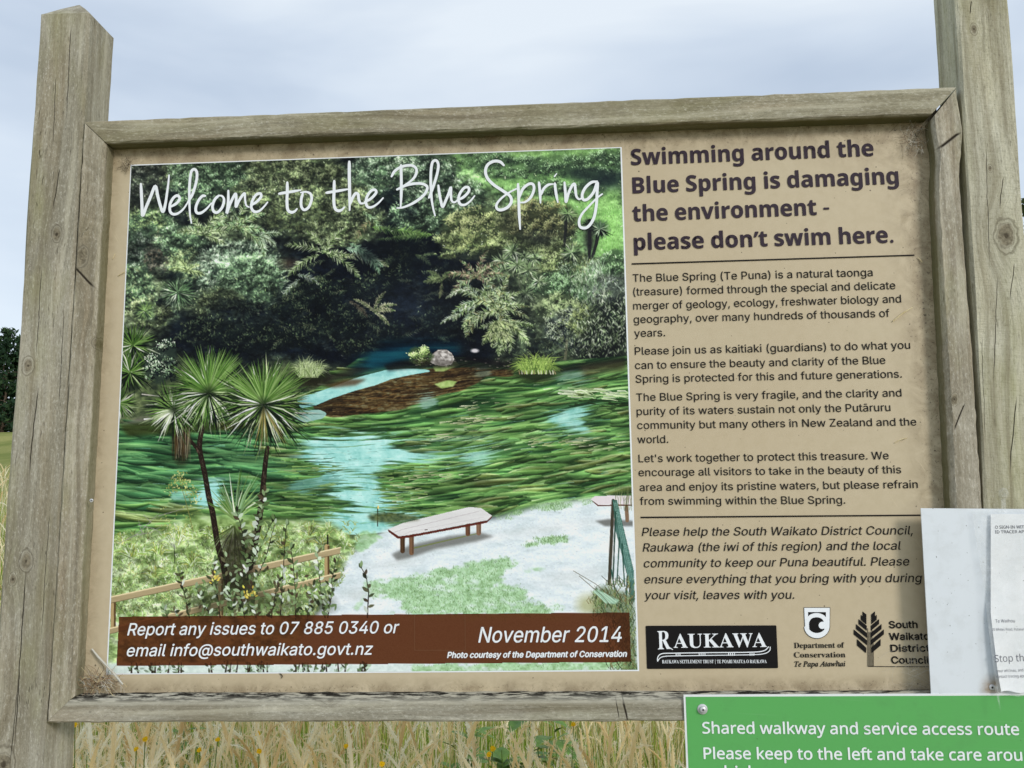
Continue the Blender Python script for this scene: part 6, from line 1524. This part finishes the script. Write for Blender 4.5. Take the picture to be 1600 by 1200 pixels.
# ------------------------------------------------------------------ trees in the distance
M_BARK = NT('bark'); _t = M_BARK; M_BARK = _t.out(_t.mix(_t.map(_t.noise(_t.obj(), 6, 5, .7), .35, .65), srgb(70, 60, 50), srgb(112, 98, 84)), .95, .1)
def m_crown(name, a, b, c):
    t = NT(name); at_ = t.n('Attribute', attribute_name='tone'); col = t.ramp(at_.outputs['Fac'], [(0, srgb(*a)), (.55, srgb(*b)), (1, srgb(*c))]); return t.out(col, .8, .12)
CR_DARK = m_crown('crown_dark', (26, 44, 32), (44, 66, 44), (70, 92, 56)); CR_OLIVE = m_crown('crown_olive', (52, 64, 30), (92, 104, 52), (136, 146, 84))
def tree(name, x, y, top, rad, mat, label, group, seed, conical=True, n=2600, leaf_s=.32, trunk_r=.22, low=.04):
    R = np.random.default_rng(seed); gz = ground_z(x, y); H = top - gz
    root = tag(empty(name, (x, y, gz)), label, 'tree', group)
    g = G(); pts = [Vector((x + R.normal() * .05 * i, y, gz - .3 + (H * .96 + .3) * i / 7)) for i in range(8)]
    g.tube(pts, [trunk_r * (1 - .93 * i / 7) for i in range(8)], 8)
    clumps = []
    for k in range(58 if conical else 46):
        t = R.uniform(low, .98); a = R.uniform(0, 6.283)
        env = (rad * ((1 - t) ** .72 * .95 + .06) if conical else rad * math.sin(math.pi * min(1, .18 + t * .8)) ** .6); env *= R.uniform(.7, 1.12)
        p = pts[min(7, int(t * 7))]; b = Vector((p.x, p.y, gz + H * t)); e = b + Vector((math.cos(a) * env, math.sin(a) * env, (.05 if conical else .25) * env))
        g.tube([b, b.lerp(e, .45) + Vector((0, 0, .05 * env)), b.lerp(e, .82)], [trunk_r * .28 * (1 - t) + .03, .03, .012], 5)
        for q_ in (.45, .75, 1.0): clumps.append((b.lerp(e, q_), .2 * rad + .22 * env * (1.2 - q_), R.uniform(0, 1)))
    for k in range(8): clumps.append((Vector((pts[-1].x, pts[-1].y, gz + H * (.9 + .1 * k / 8))), .1 * rad, .7))
    attach(g.build('trunk', M_BARK), root)
    m = len(clumps); per = max(8, n // m); V, T_ = [], []
    for c_, s, tone in clumps:
        d = R.normal(0, 1, (per, 3)); d /= np.linalg.norm(d, axis=1)[:, None] + 1e-6; rr = R.random(per) ** .5
        P_ = np.array(c_) + d * (rr * s)[:, None] * np.array([1, 1, .62])
        u = R.normal(0, 1, (per, 3)); u /= np.linalg.norm(u, axis=1)[:, None]; w = np.cross(u, R.normal(0, 1, (per, 3))); w /= np.linalg.norm(w, axis=1)[:, None] + 1e-6
        L_ = (leaf_s * R.uniform(.5, 1.3, per))[:, None]
        V.append(np.stack([P_ - u * L_, P_ - w * L_ * .38, P_ + u * L_, P_ + w * L_ * .38], 1).reshape(-1, 3)); T_.append(np.repeat(np.clip(.5 * tone + .5 * R.random(per), 0, 1), 4))
    V = np.concatenate(V); T_ = np.concatenate(T_); nf = len(V) // 4
    me = bpy.data.meshes.new('crown'); me.vertices.add(len(V)); me.vertices.foreach_set('co', V.astype(np.float32).ravel()); me.loops.add(nf * 4); me.loops.foreach_set('vertex_index', np.arange(nf * 4, dtype=np.int32))
    me.polygons.add(nf); me.polygons.foreach_set('loop_start', np.arange(0, nf * 4, 4, dtype=np.int32)); me.update(calc_edges=True)
    a = me.attributes.new('tone', 'FLOAT', 'POINT'); a.data.foreach_set('value', T_.astype(np.float32)); me.materials.append(mat)
    o = bpy.data.objects.new('crown', me); COL.objects.link(o); attach(o, root)
for i, (px, ty, Y, rad, lab) in enumerate(((-70, 500, 112, 6.5, ''), (-40, 522, 108, 5.0, ''), (14, 514, 106, 4.6, 'dark evergreen tree with the higher of the two tips left of the left post'), (-14, 519, 109, 4.6, ''), (38, 527, 108, 4.4, 'dark evergreen tree mostly hidden by the left edge of the left post'), (64, 520, 112, 5, ''), (110, 528, 112, 5, ''), (160, 520, 114, 5.5, ''))):
    p = at(px, ty, Y); tree('evergreen_tree', p.x, Y, p.z, rad, CR_DARK, lab or 'dark evergreen tree in the far row, hidden behind the board or beyond the frame', 'dark evergreen trees across the field', 40 + i, True, 4200, .34, low=.0)
p = at(1597, 279, 26); tree('broadleaf_tree', p.x + 2.1, 26, p.z + 1.2, 2.7, CR_OLIVE, 'olive green tree just showing beyond the right post', None, 61, False, 11000, .20, .2, .0)
p = at(1600, 318, 30); tree('broadleaf_tree', p.x + 3.6, 31, p.z + .4, 3.6, CR_OLIVE, 'lower yellowish tree beyond the right post, behind the olive one', None, 62, False, 11000, .22, .2, .0)
